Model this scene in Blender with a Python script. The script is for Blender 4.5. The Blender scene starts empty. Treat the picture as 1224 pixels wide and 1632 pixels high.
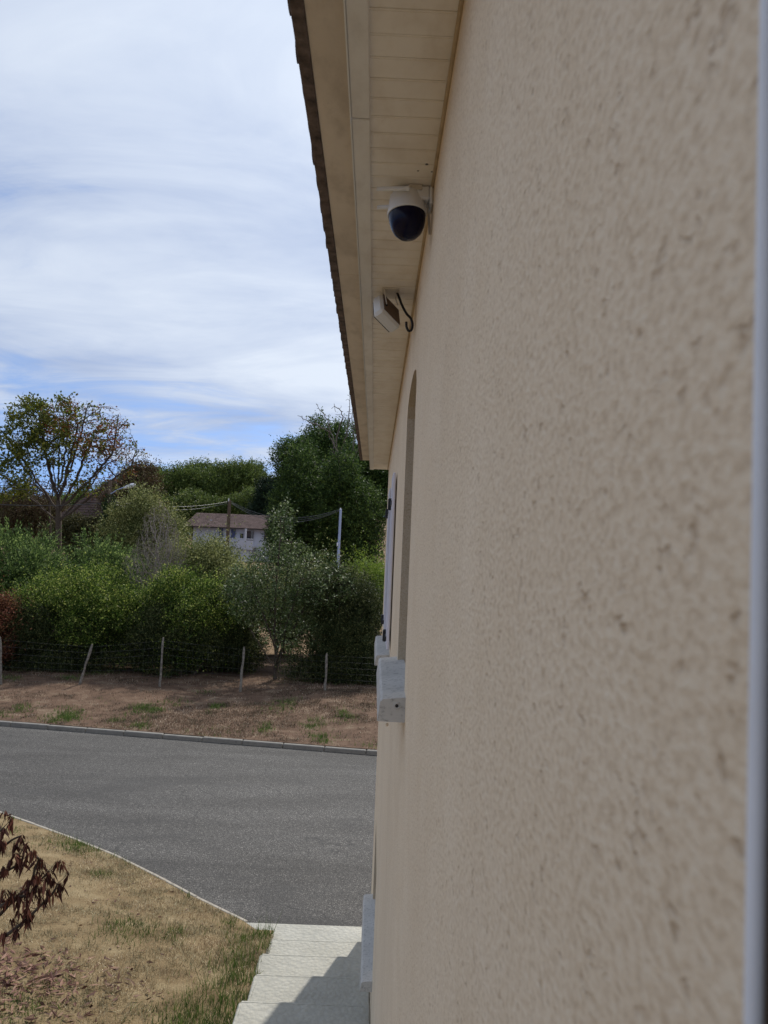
import bpy, math, random
import numpy as np
from mathutils import Vector, Matrix, kdtree
R = math.radians
PI = math.pi
sc = bpy.context.scene
col = sc.collection

# ------------------------------------------------------------------ camera
# world: X to the right (away from the wall is -X), Y along the facade, Z up, the lens at the origin
FPX = 1226.0                    # focal length in pixels of the 1224x1632 picture
CX, CY = 612.0, 816.0
VP = (597.0, 881.0)             # where lines parallel to the facade meet
fw = Vector((VP[0]-CX, -(VP[1]-CY), -FPX)).normalized()      # world +Y seen from the camera
ROLL = math.atan(0.042)
up0 = Vector((math.sin(ROLL), math.cos(ROLL), 0))
up = (up0 - fw*up0.dot(fw)).normalized()
rt = fw.cross(up).normalized()
ROT = Matrix((rt, fw, up))                                    # columns: camera axes in world
cam_d = bpy.data.cameras.new('camera')
cam = bpy.data.objects.new('camera', cam_d)
col.objects.link(cam)
cam.matrix_world = ROT.to_4x4()
cam_d.sensor_fit = 'VERTICAL'
cam_d.sensor_height = 7.45
cam_d.sensor_width = 5.59
cam_d.lens = 7.45*FPX/1632
cam_d.clip_start = 0.02
cam_d.clip_end = 2000
cam_d.dof.use_dof = True
cam_d.dof.focus_distance = 6.0
cam_d.dof.aperture_fstop = 2.0
sc.camera = cam

# ------------------------------------------------------------------ light
SUN_EL = R(45); SUN_AZ = math.atan(0.32)      # azimuth from +Y towards +X
world = bpy.data.worlds.new('World'); sc.world = world
world.use_nodes = True
wn = world.node_tree; wn.nodes.clear()
def N(nt, t, **kw):
    n = nt.nodes.new(t)
    for k, v in kw.items(): setattr(n, k, v)
    return n
sky = N(wn, 'ShaderNodeTexSky', sky_type='NISHITA', sun_disc=False)
sky.sun_elevation = SUN_EL; sky.sun_rotation = SUN_AZ
sky.air_density = 1.0; sky.dust_density = 0.6; sky.ozone_density = 2.0
bg = N(wn, 'ShaderNodeBackground'); bg.inputs['Strength'].default_value = 0.10
wo = N(wn, 'ShaderNodeOutputWorld')
tc = N(wn, 'ShaderNodeTexCoord')
sep = N(wn, 'ShaderNodeSeparateXYZ'); wn.links.new(tc.outputs['Generated'], sep.inputs[0])
def M1(nt, op, a, b=None, c=None, clamp=False):
    n = nt.nodes.new('ShaderNodeMath'); n.operation = op; n.use_clamp = clamp
    for i, v in enumerate((a, b, c)):
        if v is None: continue
        if isinstance(v, (int, float)): n.inputs[i].default_value = v
        else: nt.links.new(v, n.inputs[i])
    return n.outputs[0]
zc = M1(wn, 'ADD', M1(wn, 'MAXIMUM', sep.outputs[2], 0.0), 0.10)
cmb = N(wn, 'ShaderNodeCombineXYZ')
wn.links.new(M1(wn, 'DIVIDE', sep.outputs[0], zc), cmb.inputs[0])
wn.links.new(M1(wn, 'DIVIDE', sep.outputs[1], zc), cmb.inputs[1])
mp = N(wn, 'ShaderNodeMapping'); wn.links.new(cmb.outputs[0], mp.inputs[0])
mp.inputs['Rotation'].default_value = (0, 0, R(20)); mp.inputs['Scale'].default_value = (0.55, 0.9, 1); mp.inputs['Location'].default_value = (2.3, 0.4, 0)
def wnoise(scale, detail, rough, dist=0.0, src=None):
    n = N(wn, 'ShaderNodeTexNoise'); n.inputs['Scale'].default_value = scale; n.inputs['Detail'].default_value = detail
    n.inputs['Roughness'].default_value = rough; n.inputs['Distortion'].default_value = dist
    wn.links.new(src or mp.outputs[0], n.inputs['Vector']); return n.outputs['Fac']
n1 = wnoise(0.55, 8, 0.55, 0.4)
n2 = wnoise(2.0, 12, 0.62, 0.9)
n3 = wnoise(1.1, 5, 0.5, 0.2)
# the deck of cloud is closed overhead and breaks up low down
el = M1(wn, 'MULTIPLY_ADD', sep.outputs[2], 3.7, -1.44)
el = M1(wn, 'MINIMUM', el, -0.45)
cov = M1(wn, 'ADD', M1(wn, 'ADD', M1(wn, 'MULTIPLY', n1, 1.6), M1(wn, 'MULTIPLY', n2, 1.5)), el)
# more broken to the west (left) than ahead
n4 = wnoise(5.5, 9, 0.6, 1.2)
cov = M1(wn, 'ADD', cov, M1(wn, 'MULTIPLY_ADD', M1(wn, 'MINIMUM', M1(wn, 'MAXIMUM', sep.outputs[0], -0.42), 0.1), 1.35, 0.14))
cov = M1(wn, 'ADD', cov, M1(wn, 'MULTIPLY_ADD', n4, 0.45, -0.22))
ramp = N(wn, 'ShaderNodeMapRange'); ramp.interpolation_type = 'SMOOTHSTEP'
wn.links.new(cov, ramp.inputs['Value'])
ramp.inputs['From Min'].default_value = 0.02; ramp.inputs['From Max'].default_value = 0.62
ramp.inputs['To Min'].default_value = 0.03; ramp.inputs['To Max'].default_value = 0.93
cloudc = N(wn, 'ShaderNodeMix', data_type='RGBA')
tone = N(wn, 'ShaderNodeMapRange'); wn.links.new(M1(wn, 'ADD', M1(wn, 'MULTIPLY', n2, 0.4), M1(wn, 'MULTIPLY', n3, 0.8)), tone.inputs['Value'])
tone.inputs['From Min'].default_value = 0.44; tone.inputs['From Max'].default_value = 0.74
wn.links.new(tone.outputs[0], cloudc.inputs['Factor'])
cloudc.inputs['A'].default_value = (2.35, 2.95, 4.35, 1); cloudc.inputs['B'].default_value = (5.0, 5.45, 6.1, 1)
# thin cloud glows towards the sun
sunv = (math.sin(SUN_AZ)*math.cos(SUN_EL), math.cos(SUN_AZ)*math.cos(SUN_EL), math.sin(SUN_EL))
dt = N(wn, 'ShaderNodeVectorMath', operation='DOT_PRODUCT'); wn.links.new(tc.outputs['Generated'], dt.inputs[0]); dt.inputs[1].default_value = sunv
glow = M1(wn, 'POWER', M1(wn, 'MAXIMUM', dt.outputs['Value'], 0.0), 6.0)
glow = M1(wn, 'MULTIPLY_ADD', glow, 0.20, 0.93)
cg = N(wn, 'ShaderNodeVectorMath', operation='SCALE'); wn.links.new(cloudc.outputs['Result'], cg.inputs[0]); wn.links.new(glow, cg.inputs['Scale'])
lift = N(wn, 'ShaderNodeVectorMath', operation='ADD'); wn.links.new(tc.outputs['Generated'], lift.inputs[0]); lift.inputs[1].default_value = (0, 0, 0.30)
nrm_ = N(wn, 'ShaderNodeVectorMath', operation='NORMALIZE'); wn.links.new(lift.outputs[0], nrm_.inputs[0]); wn.links.new(nrm_.outputs[0], sky.inputs['Vector'])
skyc = N(wn, 'ShaderNodeVectorMath', operation='MULTIPLY'); wn.links.new(sky.outputs[0], skyc.inputs[0]); skyc.inputs[1].default_value = (0.70, 0.80, 0.92)
mx = N(wn, 'ShaderNodeMix', data_type='RGBA')
wn.links.new(ramp.outputs[0], mx.inputs['Factor']); wn.links.new(skyc.outputs[0], mx.inputs['A']); wn.links.new(cg.outputs[0], mx.inputs['B'])
wn.links.new(mx.outputs['Result'], bg.inputs['Color']); wn.links.new(bg.outputs[0], wo.inputs['Surface'])

sun_d = bpy.data.lights.new('sun', 'SUN'); sun_d.energy = 2.5; sun_d.angle = R(0.8); sun_d.color = (1, 0.95, 0.87)
sun = bpy.data.objects.new('sun', sun_d); col.objects.link(sun)
sun.rotation_euler = Vector(sunv).to_track_quat('Z', 'Y').to_euler()

sc.view_settings.view_transform = 'Standard'
try: sc.view_settings.look = 'None'
except Exception: pass
sc.view_settings.exposure = 0.72
sc.view_settings.gamma = 1.0
sc.view_settings.use_curve_mapping = False
sc.render.engine = 'CYCLES'
sc.cycles.max_bounces = 8
sc.cycles.diffuse_bounces = 4
sc.cycles.transparent_max_bounces = 8

# ------------------------------------------------------------------ helpers
def at(px, py, Y):
    """point at depth Y (metres along the facade) seen at pixel px, py of the 1224x1632 photograph"""
    c = Vector(((px-CX), -(py-CY), -FPX))
    w = ROT @ c
    return w*(Y/w.y)
def hor(px): return VP[1] + 0.042*(px-VP[0])

def tag(o, label=None, cat=None, group=None, kind=None):
    if label: o['label'] = label
    if cat: o['category'] = cat
    if group: o['group'] = group
    if kind: o['kind'] = kind
    return o
def empty(name, loc=(0, 0, 0), rz=0.0):
    o = bpy.data.objects.new(name, None); col.objects.link(o)
    o.location = loc; o.rotation_euler = (0, 0, rz); o.empty_display_size = 0.2
    return o
def link_mesh(name, me, mat=None, parent=None, loc=None):
    o = bpy.data.objects.new(name, me); col.objects.link(o)
    if mat is not None and not me.materials: me.materials.append(mat)
    if parent is not None:
        o.parent = parent
        if loc is None: o.location = -parent.location if parent.parent is None and parent.type == 'EMPTY' else (0, 0, 0)
        else: o.location = loc
    elif loc is not None: o.location = loc
    return o

class MB:
    """collects shapes in world coordinates, then links them as one mesh object"""
    def __init__(s): s.v = []; s.f = []; s.sm = []
    def add(s, vs, fs, smooth=False):
        b = len(s.v); s.v += [tuple(v) for v in vs]; s.f += [tuple(i+b for i in f) for f in fs]; s.sm += [smooth]*len(fs); return s
    def box(s, x0, x1, y0, y1, z0, z1, M=None, bev=0.0):
        if bev > 0:
            vs = []; fs = []
            # chamfered box: 24 vertices
            X = (x0, x1); Y = (y0, y1); Z = (z0, z1); b = bev
            idx = {}
            for i in (0, 1):
                for j in (0, 1):
                    for k in (0, 1):
                        sx = 1-2*i; sy = 1-2*j; sz = 1-2*k
                        idx[i, j, k, 0] = len(vs); vs.append((X[i], Y[j]+sy*b, Z[k]+sz*b))
                        idx[i, j, k, 1] = len(vs); vs.append((X[i]+sx*b, Y[j], Z[k]+sz*b))
                        idx[i, j, k, 2] = len(vs); vs.append((X[i]+sx*b, Y[j]+sy*b, Z[k]))
            q = idx
            for i in (0, 1): fs.append((q[i,0,0,0], q[i,1,0,0], q[i,1,1,0], q[i,0,1,0])[::(1 if i else -1)])
            for j in (0, 1): fs.append((q[0,j,0,1], q[0,j,1,1], q[1,j,1,1], q[1,j,0,1])[::(1 if j else -1)])
            for k in (0, 1): fs.append((q[0,0,k,2], q[1,0,k,2], q[1,1,k,2], q[0,1,k,2])[::(1 if k else -1)])
            for k in (0, 1):
                for j in (0, 1): fs.append((q[0,j,k,1], q[1,j,k,1], q[1,j,k,2], q[0,j,k,2]))
                for i in (0, 1): fs.append((q[i,0,k,0], q[i,1,k,0], q[i,1,k,2], q[i,0,k,2]))
            for i in (0, 1):
                for j in (0, 1): fs.append((q[i,j,0,0], q[i,j,1,0], q[i,j,1,1], q[i,j,0,1]))
            for i in (0, 1):
                for j in (0, 1):
                    for k in (0, 1): fs.append((q[i,j,k,0], q[i,j,k,1], q[i,j,k,2]))
        else:
            vs = [(x0,y0,z0),(x1,y0,z0),(x1,y1,z0),(x0,y1,z0),(x0,y0,z1),(x1,y0,z1),(x1,y1,z1),(x0,y1,z1)]
            fs = [(0,3,2,1),(4,5,6,7),(0,1,5,4),(1,2,6,5),(2,3,7,6),(3,0,4,7)]
        if M is not None: vs = [M @ Vector(v) for v in vs]
        return s.add(vs, fs)
    def tube(s, pts, rad, n=8, caps=True, smooth=True):
        pts = [Vector(p) for p in pts]
        if not hasattr(rad, '__len__'): rad = [rad]*len(pts)
        vs = []; fs = []
        prev = None
        for i, p in enumerate(pts):
            d = (pts[min(i+1, len(pts)-1)] - pts[max(i-1, 0)])
            if d.length < 1e-9: d = Vector((0, 0, 1))
            d.normalize()
            if prev is None:
                a = Vector((0, 0, 1)) if abs(d.z) < 0.9 else Vector((1, 0, 0))
                u = d.cross(a).normalized()
            else:
                u = (prev - d*prev.dot(d))
                u = u.normalized() if u.length > 1e-6 else d.orthogonal().normalized()
            prev = u; w = d.cross(u)
            for k in range(n):
                t = 2*PI*k/n
                vs.append(p + (u*math.cos(t) + w*math.sin(t))*rad[i])
        for i in range(len(pts)-1):
            for k in range(n):
                a = i*n+k; b = i*n+(k+1) % n
                fs.append((a, b, b+n, a+n))
        s.add(vs, fs, smooth)
        if caps:
            m = len(pts)-1
            s.add(vs[:n], [tuple(range(n))[::-1]]); s.add(vs[m*n:], [tuple(range(n))])
        return s
    def lathe(s, prof, c, n=40, axis_tilt=None, smooth=True):
        vs = []; fs = []
        for (r, z) in prof:
            for k in range(n):
                t = 2*PI*k/n
                v = Vector((r*math.cos(t), r*math.sin(t), z))
                if axis_tilt is not None: v = axis_tilt @ v
                vs.append(v + Vector(c))
        for i in range(len(prof)-1):
            for k in range(n):
                a = i*n+k; b = i*n+(k+1) % n
                fs.append((a, b, b+n, a+n))
        return s.add(vs, fs, smooth)
    def prism(s, poly, y0, y1, smooth=False):
        """polygon in X,Z extruded along Y"""
        n = len(poly)
        vs = [(x, y0, z) for x, z in poly] + [(x, y1, z) for x, z in poly]
        fs = [tuple(range(n)), tuple(range(n, 2*n))[::-1]] + [(i+n, (i+1) % n+n, (i+1) % n, i) for i in range(n)]
        return s.add(vs, fs, smooth)
    def mesh(s, name, mat=None):
        me = bpy.data.meshes.new(name); me.from_pydata(s.v, [], s.f)
        me.polygons.foreach_set('use_smooth', s.sm)
        if mat is not None: me.materials.append(mat)
        me.update(); return me
    def build(s, name, mat, parent=None, loc=None):
        return link_mesh(name, s.mesh(name, mat), None, parent, loc)

def np_mesh(name, V, F, mat, smooth=False, nrm=None):
    """V (n,3) float, F (m,k) int"""
    me = bpy.data.meshes.new(name)
    V = np.ascontiguousarray(V, dtype=np.float32); F = np.ascontiguousarray(F, dtype=np.int32)
    k = F.shape[1]
    me.vertices.add(len(V)); me.vertices.foreach_set('co', V.ravel())
    me.loops.add(F.size); me.loops.foreach_set('vertex_index', F.ravel())
    me.polygons.add(len(F)); me.polygons.foreach_set('loop_start', np.arange(0, F.size, k, dtype=np.int32))
    try: me.polygons.foreach_set('loop_total', np.full(len(F), k, dtype=np.int32))
    except Exception: pass
    me.polygons.foreach_set('use_smooth', np.full(len(F), smooth))
    me.materials.append(mat)
    me.update(calc_edges=True); return me

# ------------------------------------------------------------------ materials
def mat_new(name):
    m = bpy.data.materials.new(name); m.use_nodes = True
    nt = m.node_tree; nt.nodes.clear()
    out = nt.nodes.new('ShaderNodeOutputMaterial'); b = nt.nodes.new('ShaderNodeBsdfPrincipled')
    nt.links.new(b.outputs[0], out.inputs[0])
    return m, nt, b, out
def spec(b, rough, s=0.4):
    b.inputs['Roughness'].default_value = rough
    b.inputs['Specular IOR Level'].default_value = s
def noise(nt, scale, detail=4, rough=0.55, vec=None, dist=0.0):
    n = nt.nodes.new('ShaderNodeTexNoise')
    n.inputs['Scale'].default_value = scale; n.inputs['Detail'].default_value = detail
    n.inputs['Roughness'].default_value = rough; n.inputs['Distortion'].default_value = dist
    nt.links.new(vec, n.inputs['Vector']); return n.outputs['Fac']
def gpos(nt, scale=(1, 1, 1), rot=(0, 0, 0)):
    g = nt.nodes.new('ShaderNodeNewGeometry'); m = nt.nodes.new('ShaderNodeMapping')
    m.inputs['Scale'].default_value = scale; m.inputs['Rotation'].default_value = rot
    nt.links.new(g.outputs['Position'], m.inputs[0]); return m.outputs[0]
def cramp(nt, fac, stops, interp='LINEAR'):
    r = nt.nodes.new('ShaderNodeValToRGB'); r.color_ramp.interpolation = interp
    e = r.color_ramp.elements
    while len(e) < len(stops): e.new(0.5)
    for i, (p, c) in enumerate(stops):
        e[i].position = p; e[i].color = (c[0], c[1], c[2], 1)
    nt.links.new(fac, r.inputs[0]); return r.outputs[0]
def mixc(nt, fac, a, b, mode='MIX'):
    m = nt.nodes.new('ShaderNodeMix'); m.data_type = 'RGBA'; m.blend_type = mode
    for s, v in (('Factor', fac), ('A', a), ('B', b)):
        if isinstance(v, (int, float)): m.inputs[s].default_value = v
        elif isinstance(v, tuple): m.inputs[s].default_value = (v[0], v[1], v[2], 1)
        else: nt.links.new(v, m.inputs[s])
    return m.outputs['Result']
def mrange(nt, v, a, b, c=0.0, d=1.0, smooth=True):
    m = nt.nodes.new('ShaderNodeMapRange')
    if smooth: m.interpolation_type = 'SMOOTHSTEP'
    nt.links.new(v, m.inputs['Value'])
    for k, x in zip(('From Min', 'From Max', 'To Min', 'To Max'), (a, b, c, d)): m.inputs[k].default_value = x
    return m.outputs[0]
def bump(nt, b, h, strength, dist):
    n = nt.nodes.new('ShaderNodeBump'); n.inputs['Strength'].default_value = strength; n.inputs['Distance'].default_value = dist
    nt.links.new(h, n.inputs['Height']); nt.links.new(n.outputs[0], b.inputs['Normal']); return n

def simple(name, c, rough=0.6, var=0.12, scale=6.0, bumps=0.0, s=0.4, bscale=60, bd=0.002, metal=0.0):
    m, nt, b, o = mat_new(name); spec(b, rough, s)
    p = gpos(nt); n = noise(nt, scale, 6, 0.6, p)
    lo = tuple(x*(1-var) for x in c); hi = tuple(min(1, x*(1+var)) for x in c)
    nt.links.new(cramp(nt, n, [(0.3, lo), (0.7, hi)]), b.inputs['Base Color'])
    b.inputs['Metallic'].default_value = metal
    if bumps: bump(nt, b, noise(nt, bscale, 5, 0.6, p), bumps, bd)
    return m

def leaf_mat(name, stops, rough=0.55, transl=0.25, s=0.12, nsc=0.9, lo=0.8, hi=1.2):
    m, nt, b, out = mat_new(name); spec(b, rough, s)
    g = nt.nodes.new('ShaderNodeNewGeometry')
    c = cramp(nt, g.outputs['Random Per Island'], stops)
    big = noise(nt, nsc, 4, 0.6, gpos(nt))
    hsv = nt.nodes.new('ShaderNodeHueSaturation'); nt.links.new(c, hsv.inputs['Color'])
    nt.links.new(mrange(nt, big, 0.3, 0.7, lo, hi), hsv.inputs['Value'])
    nt.links.new(mrange(nt, big, 0.3, 0.7, 0.515, 0.49), hsv.inputs['Hue'])
    nt.links.new(hsv.outputs[0], b.inputs['Base Color'])
    t = nt.nodes.new('ShaderNodeBsdfTranslucent'); nt.links.new(hsv.outputs[0], t.inputs['Color'])
    mx_ = nt.nodes.new('ShaderNodeMixShader'); mx_.inputs[0].default_value = transl
    nt.links.new(b.outputs[0], mx_.inputs[1]); nt.links.new(t.outputs[0], mx_.inputs[2])
    nt.links.new(mx_.outputs[0], out.inputs[0])
    return m

# stucco: scraped render with small pits, seen from a hand's width away
def stucco(name, k=1.0):
    m, nt, b, o = mat_new(name); spec(b, 0.9, 0.15)
    p = gpos(nt); q = gpos(nt, (1, 0.62, 1), (0.35, 0, 0))
    a = noise(nt, 155, 3, 0.5, q); a2 = noise(nt, 100, 2, 0.5, q, 0.3); lg = noise(nt, 5, 4, 0.5, p); fine = noise(nt, 420, 3, 0.6, p)
    st = noise(nt, 1.3, 3, 0.5, gpos(nt, (1, 1, 0.35)))
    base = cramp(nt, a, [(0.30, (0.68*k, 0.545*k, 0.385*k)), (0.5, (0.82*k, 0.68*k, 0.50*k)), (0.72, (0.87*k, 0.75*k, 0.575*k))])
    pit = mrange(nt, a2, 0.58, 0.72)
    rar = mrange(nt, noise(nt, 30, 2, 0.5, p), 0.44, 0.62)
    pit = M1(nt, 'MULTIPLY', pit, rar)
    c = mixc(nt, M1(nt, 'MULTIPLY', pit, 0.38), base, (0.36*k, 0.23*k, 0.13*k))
    c = mixc(nt, 0.5, c, cramp(nt, lg, [(0.3, (0.90, 0.86, 0.80)), (0.7, (1, 1, 1))]), 'MULTIPLY')
    c = mixc(nt, 0.5, c, cramp(nt, st, [(0.3, (0.88, 0.86, 0.84)), (0.65, (1, 1, 1))]), 'MULTIPLY')
    nt.links.new(c, b.inputs['Base Color'])
    h = M1(nt, 'SUBTRACT', M1(nt, 'ADD', M1(nt, 'MULTIPLY', a, 1.0), M1(nt, 'MULTIPLY', fine, 0.25)), M1(nt, 'MULTIPLY', pit, 0.7))
    bump(nt, b, h, 0.75, 0.0035)
    return m
M = {}
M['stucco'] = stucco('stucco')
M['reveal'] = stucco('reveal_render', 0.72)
def pvc(name, c, dirt):
    m, nt, b, o = mat_new(name); spec(b, 0.45, 0.4)
    p = gpos(nt)
    n = noise(nt, 9, 6, 0.65, gpos(nt, (1, 0.5, 1))); n2 = noise(nt, 60, 5, 0.7, p); n3 = noise(nt, 2.2, 3, 0.5, p)
    cc = mixc(nt, mrange(nt, n, 0.42, 0.72, 0, 0.55), c, dirt)
    cc = mixc(nt, mrange(nt, n2, 0.60, 0.78, 0, 0.5), cc, dirt)
    cc = mixc(nt, mrange(nt, n3, 0.4, 0.7, 0, 0.25), cc, dirt)
    nt.links.new(cc, b.inputs['Base Color'])
    bump(nt, b, n2, 0.12, 0.002)
    return m
M['soffit'] = pvc('soffit_board_plastic', (0.84, 0.79, 0.71), (0.64, 0.56, 0.46))
M['trim'] = pvc('white_trim_plastic', (0.78, 0.76, 0.72), (0.56, 0.52, 0.47))
M['eave'] = pvc('eave_board_paint', (0.72, 0.61, 0.47), (0.42, 0.33, 0.23))
M['seal'] = simple('yellowed_seal', (0.42, 0.32, 0.20), 0.6, 0.25, 12)
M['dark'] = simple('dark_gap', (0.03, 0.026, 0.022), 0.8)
M['tile'] = simple('weathered_roof_tile', (0.12, 0.09, 0.075), 0.85, 0.6, 22, 0.5, 0.2, 60, 0.004)
M['corner'] = simple('corner_paint', (0.76, 0.78, 0.82), 0.35, 0.04, 20)
M['sill'] = None
def concrete(name, c, pits=0.6, scale=50):
    m, nt, b, o = mat_new(name); spec(b, 0.85, 0.2)
    p = gpos(nt)
    n = noise(nt, scale, 6, 0.7, gpos(nt, (0.8, 0.8, 1))); l = noise(nt, 3.5, 5, 0.6, p)
    cc = cramp(nt, l, [(0.3, tuple(x*0.8 for x in c)), (0.7, c)])
    cc = mixc(nt, mrange(nt, n, 0.51, 0.66, 0, pits), cc, tuple(x*0.4 for x in c))
    nt.links.new(cc, b.inputs['Base Color']); bump(nt, b, n, 0.5, 0.003)
    return m
M['sill'] = concrete('window_sill_concrete', (0.58, 0.56, 0.52), 0.7, 55)
M['kerb'] = concrete('kerb_concrete', (0.24, 0.225, 0.20), 0.5, 14)
M['border'] = concrete('border_concrete', (0.38, 0.345, 0.29), 0.6, 20)
def steps_mat():
    m, nt, b, o = mat_new('stamped_step_concrete'); spec(b, 0.85, 0.2)
    p = gpos(nt)
    v = nt.nodes.new('ShaderNodeTexVoronoi'); v.inputs['Scale'].default_value = 22; nt.links.new(p, v.inputs['Vector'])
    n = noise(nt, 120, 5, 0.7, p); l = noise(nt, 2.5, 5, 0.65, p)
    cc = cramp(nt, l, [(0.3, (0.36, 0.352, 0.305)), (0.7, (0.46, 0.45, 0.395))])
    cc = mixc(nt, mrange(nt, v.outputs['Distance'], 0.42, 0.7, 0, 0.25), cc, (0.30, 0.30, 0.28))
    cc = mixc(nt, mrange(nt, n, 0.55, 0.75, 0, 0.35), cc, (0.24, 0.23, 0.21))
    nt.links.new(cc, b.inputs['Base Color'])
    bump(nt, b, M1(nt, 'ADD', n, M1(nt, 'MULTIPLY', v.outputs['Distance'], -1.6)), 0.8, 0.008)
    return m
M['step'] = steps_mat()
def asphalt():
    m, nt, b, o = mat_new('asphalt'); spec(b, 0.8, 0.3)
    p = gpos(nt)
    v = nt.nodes.new('ShaderNodeTexVoronoi'); v.inputs['Scale'].default_value = 95; nt.links.new(p, v.inputs['Vector'])
    sepc = nt.nodes.new('ShaderNodeSeparateColor'); nt.links.new(v.outputs['Color'], sepc.inputs[0])
    l = noise(nt, 0.9, 6, 0.62, gpos(nt, (0.22, 1.1, 1)), 0.6); n = noise(nt, 28, 5, 0.75, p)
    cc = cramp(nt, sepc.outputs[0], [(0.0, (0.022, 0.021, 0.020)), (0.45, (0.060, 0.057, 0.053)), (0.9, (0.11, 0.105, 0.098)), (1.0, (0.27, 0.255, 0.235))])
    cc = mixc(nt, 0.8, cc, cramp(nt, l, [(0.34, (0.60, 0.59, 0.58)), (0.66, (1.16, 1.16, 1.16))]), 'MULTIPLY')
    cc = mixc(nt, 0.7, cc, cramp(nt, n, [(0.3, (0.72, 0.72, 0.72)), (0.7, (1.15, 1.15, 1.15))]), 'MULTIPLY')
    st = noise(nt, 0.7, 7, 0.7, gpos(nt, (0.45, 1.0, 1), (0, 0, 0.5)), 1.2)
    cc = mixc(nt, mrange(nt, st, 0.52, 0.66, 0, 0.42), cc, (0.035, 0.034, 0.033))
    wn_ = nt.nodes.new('ShaderNodeTexNoise'); wn_.inputs['Scale'].default_value = 1.1; wn_.inputs['Detail'].default_value = 5; nt.links.new(p, wn_.inputs['Vector'])
    vc = nt.nodes.new('ShaderNodeTexVoronoi'); vc.feature = 'DISTANCE_TO_EDGE'; vc.inputs['Scale'].default_value = 0.33
    vm = nt.nodes.new('ShaderNodeVectorMath'); vm.operation = 'ADD'; nt.links.new(p, vm.inputs[0]); nt.links.new(wn_.outputs['Color'], vm.inputs[1]); nt.links.new(vm.outputs[0], vc.inputs['Vector'])
    cc = mixc(nt, M1(nt, 'MULTIPLY', mrange(nt, vc.outputs['Distance'], 0.001, 0.006, 1, 0), mrange(nt, l, 0.45, 0.6, 0, 0.6)), cc, (0.02, 0.02, 0.02))
    nt.links.new(cc, b.inputs['Base Color'])
    bump(nt, b, M1(nt, 'ADD', v.outputs['Distance'], n), 0.5, 0.006)
    return m
M['asphalt'] = asphalt()
def soil(name, stops, scale=3.0):
    m, nt, b, o = mat_new(name); spec(b, 0.95, 0.1)
    p = gpos(nt)
    a = noise(nt, scale, 8, 0.68, p); f = noise(nt, scale*22, 6, 0.75, p)
    cc = cramp(nt, a, stops)
    cc = mixc(nt, 0.85, cc, cramp(nt, f, [(0.3, (0.5, 0.48, 0.46)), (0.7, (1.25, 1.22, 1.2))]), 'MULTIPLY')
    nt.links.new(cc, b.inputs['Base Color']); bump(nt, b, f, 0.8, 0.02)
    return m
M['lawn'] = soil('dry_lawn_soil', [(0.3, (0.13, 0.09, 0.05)), (0.5, (0.24, 0.18, 0.10)), (0.72, (0.34, 0.275, 0.165))], 2.4)
M['verge'] = soil('verge_soil', [(0.3, (0.075, 0.050, 0.035)), (0.52, (0.14, 0.09, 0.062)), (0.72, (0.25, 0.195, 0.135))], 1.4)
M['field'] = soil('dry_field', [(0.3, (0.17, 0.11, 0.065)), (0.5, (0.24, 0.165, 0.10)), (0.75, (0.31, 0.235, 0.15))], 0.3)
def grass_mat(name, stops):
    return leaf_mat(name, stops, 0.7, 0.25, 0.15, 5.0, 0.62, 1.28)
M['dry'] = leaf_mat('dry_grass', [(0.0, (0.10, 0.065, 0.04)), (0.3, (0.30, 0.235, 0.135)), (0.8, (0.50, 0.42, 0.27)), (1.0, (0.76, 0.68, 0.46))], 0.7, 0.25, 0.12, 2.2, 0.55, 1.35)
M['vdry'] = leaf_mat('verge_grass', [(0.0, (0.05, 0.034, 0.024)), (0.5, (0.145, 0.096, 0.066)), (0.85, (0.28, 0.21, 0.145)), (1.0, (0.52, 0.45, 0.34))], 0.7, 0.25, 0.12, 1.4, 0.5, 1.5)
M['green'] = grass_mat('green_grass', [(0.0, (0.04, 0.075, 0.015)), (0.6, (0.085, 0.15, 0.03)), (1.0, (0.20, 0.25, 0.07))])
M['deadleaf'] = leaf_mat('dead_red_leaf', [(0.0, (0.035, 0.015, 0.012)), (0.6, (0.085, 0.034, 0.026)), (1.0, (0.26, 0.11, 0.07))], 0.6, 0.15)
M['litter'] = leaf_mat('fallen_leaf', [(0.0, (0.05, 0.022, 0.016)), (0.5, (0.13, 0.065, 0.046)), (1.0, (0.30, 0.19, 0.13))], 0.6, 0.1)
M['bark'] = simple('bark', (0.075, 0.058, 0.045), 0.9, 0.4, 14, 0.6, 0.2, 40, 0.01)
M['graybark'] = simple('grey_bark', (0.24, 0.21, 0.185), 0.9, 0.3, 14, 0.4, 0.2, 40, 0.01)
M['deadbark'] = simple('bleached_bark', (0.12, 0.10, 0.088), 0.9, 0.3, 6, 0.3, 0.2, 20, 0.02)
M['stake'] = simple('lichened_stake_wood', (0.19, 0.17, 0.145), 0.9, 0.55, 16, 0.6, 0.2, 50, 0.01)
M['wire'] = simple('galvanised_wire', (0.085, 0.09, 0.095), 0.5, 0.1, 5, metal=0.3)
M['hedge'] = leaf_mat('hedge_leaf', [(0.0, (0.025, 0.048, 0.010)), (0.5, (0.065, 0.112, 0.020)), (0.82, (0.23, 0.31, 0.05)), (1.0, (0.52, 0.53, 0.16))], 0.5, 0.4)  # mostly dark with a bright tail: shade and sunlit leaves put into colour
M['hedge2'] = leaf_mat('shade_dark_hedge_leaf', [(0.0, (0.016, 0.026, 0.009)), (0.6, (0.04, 0.055, 0.018)), (1.0, (0.17, 0.18, 0.07))])  # hedge leaf darkened, putting the shade of the lower hedge into the colour
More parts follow.
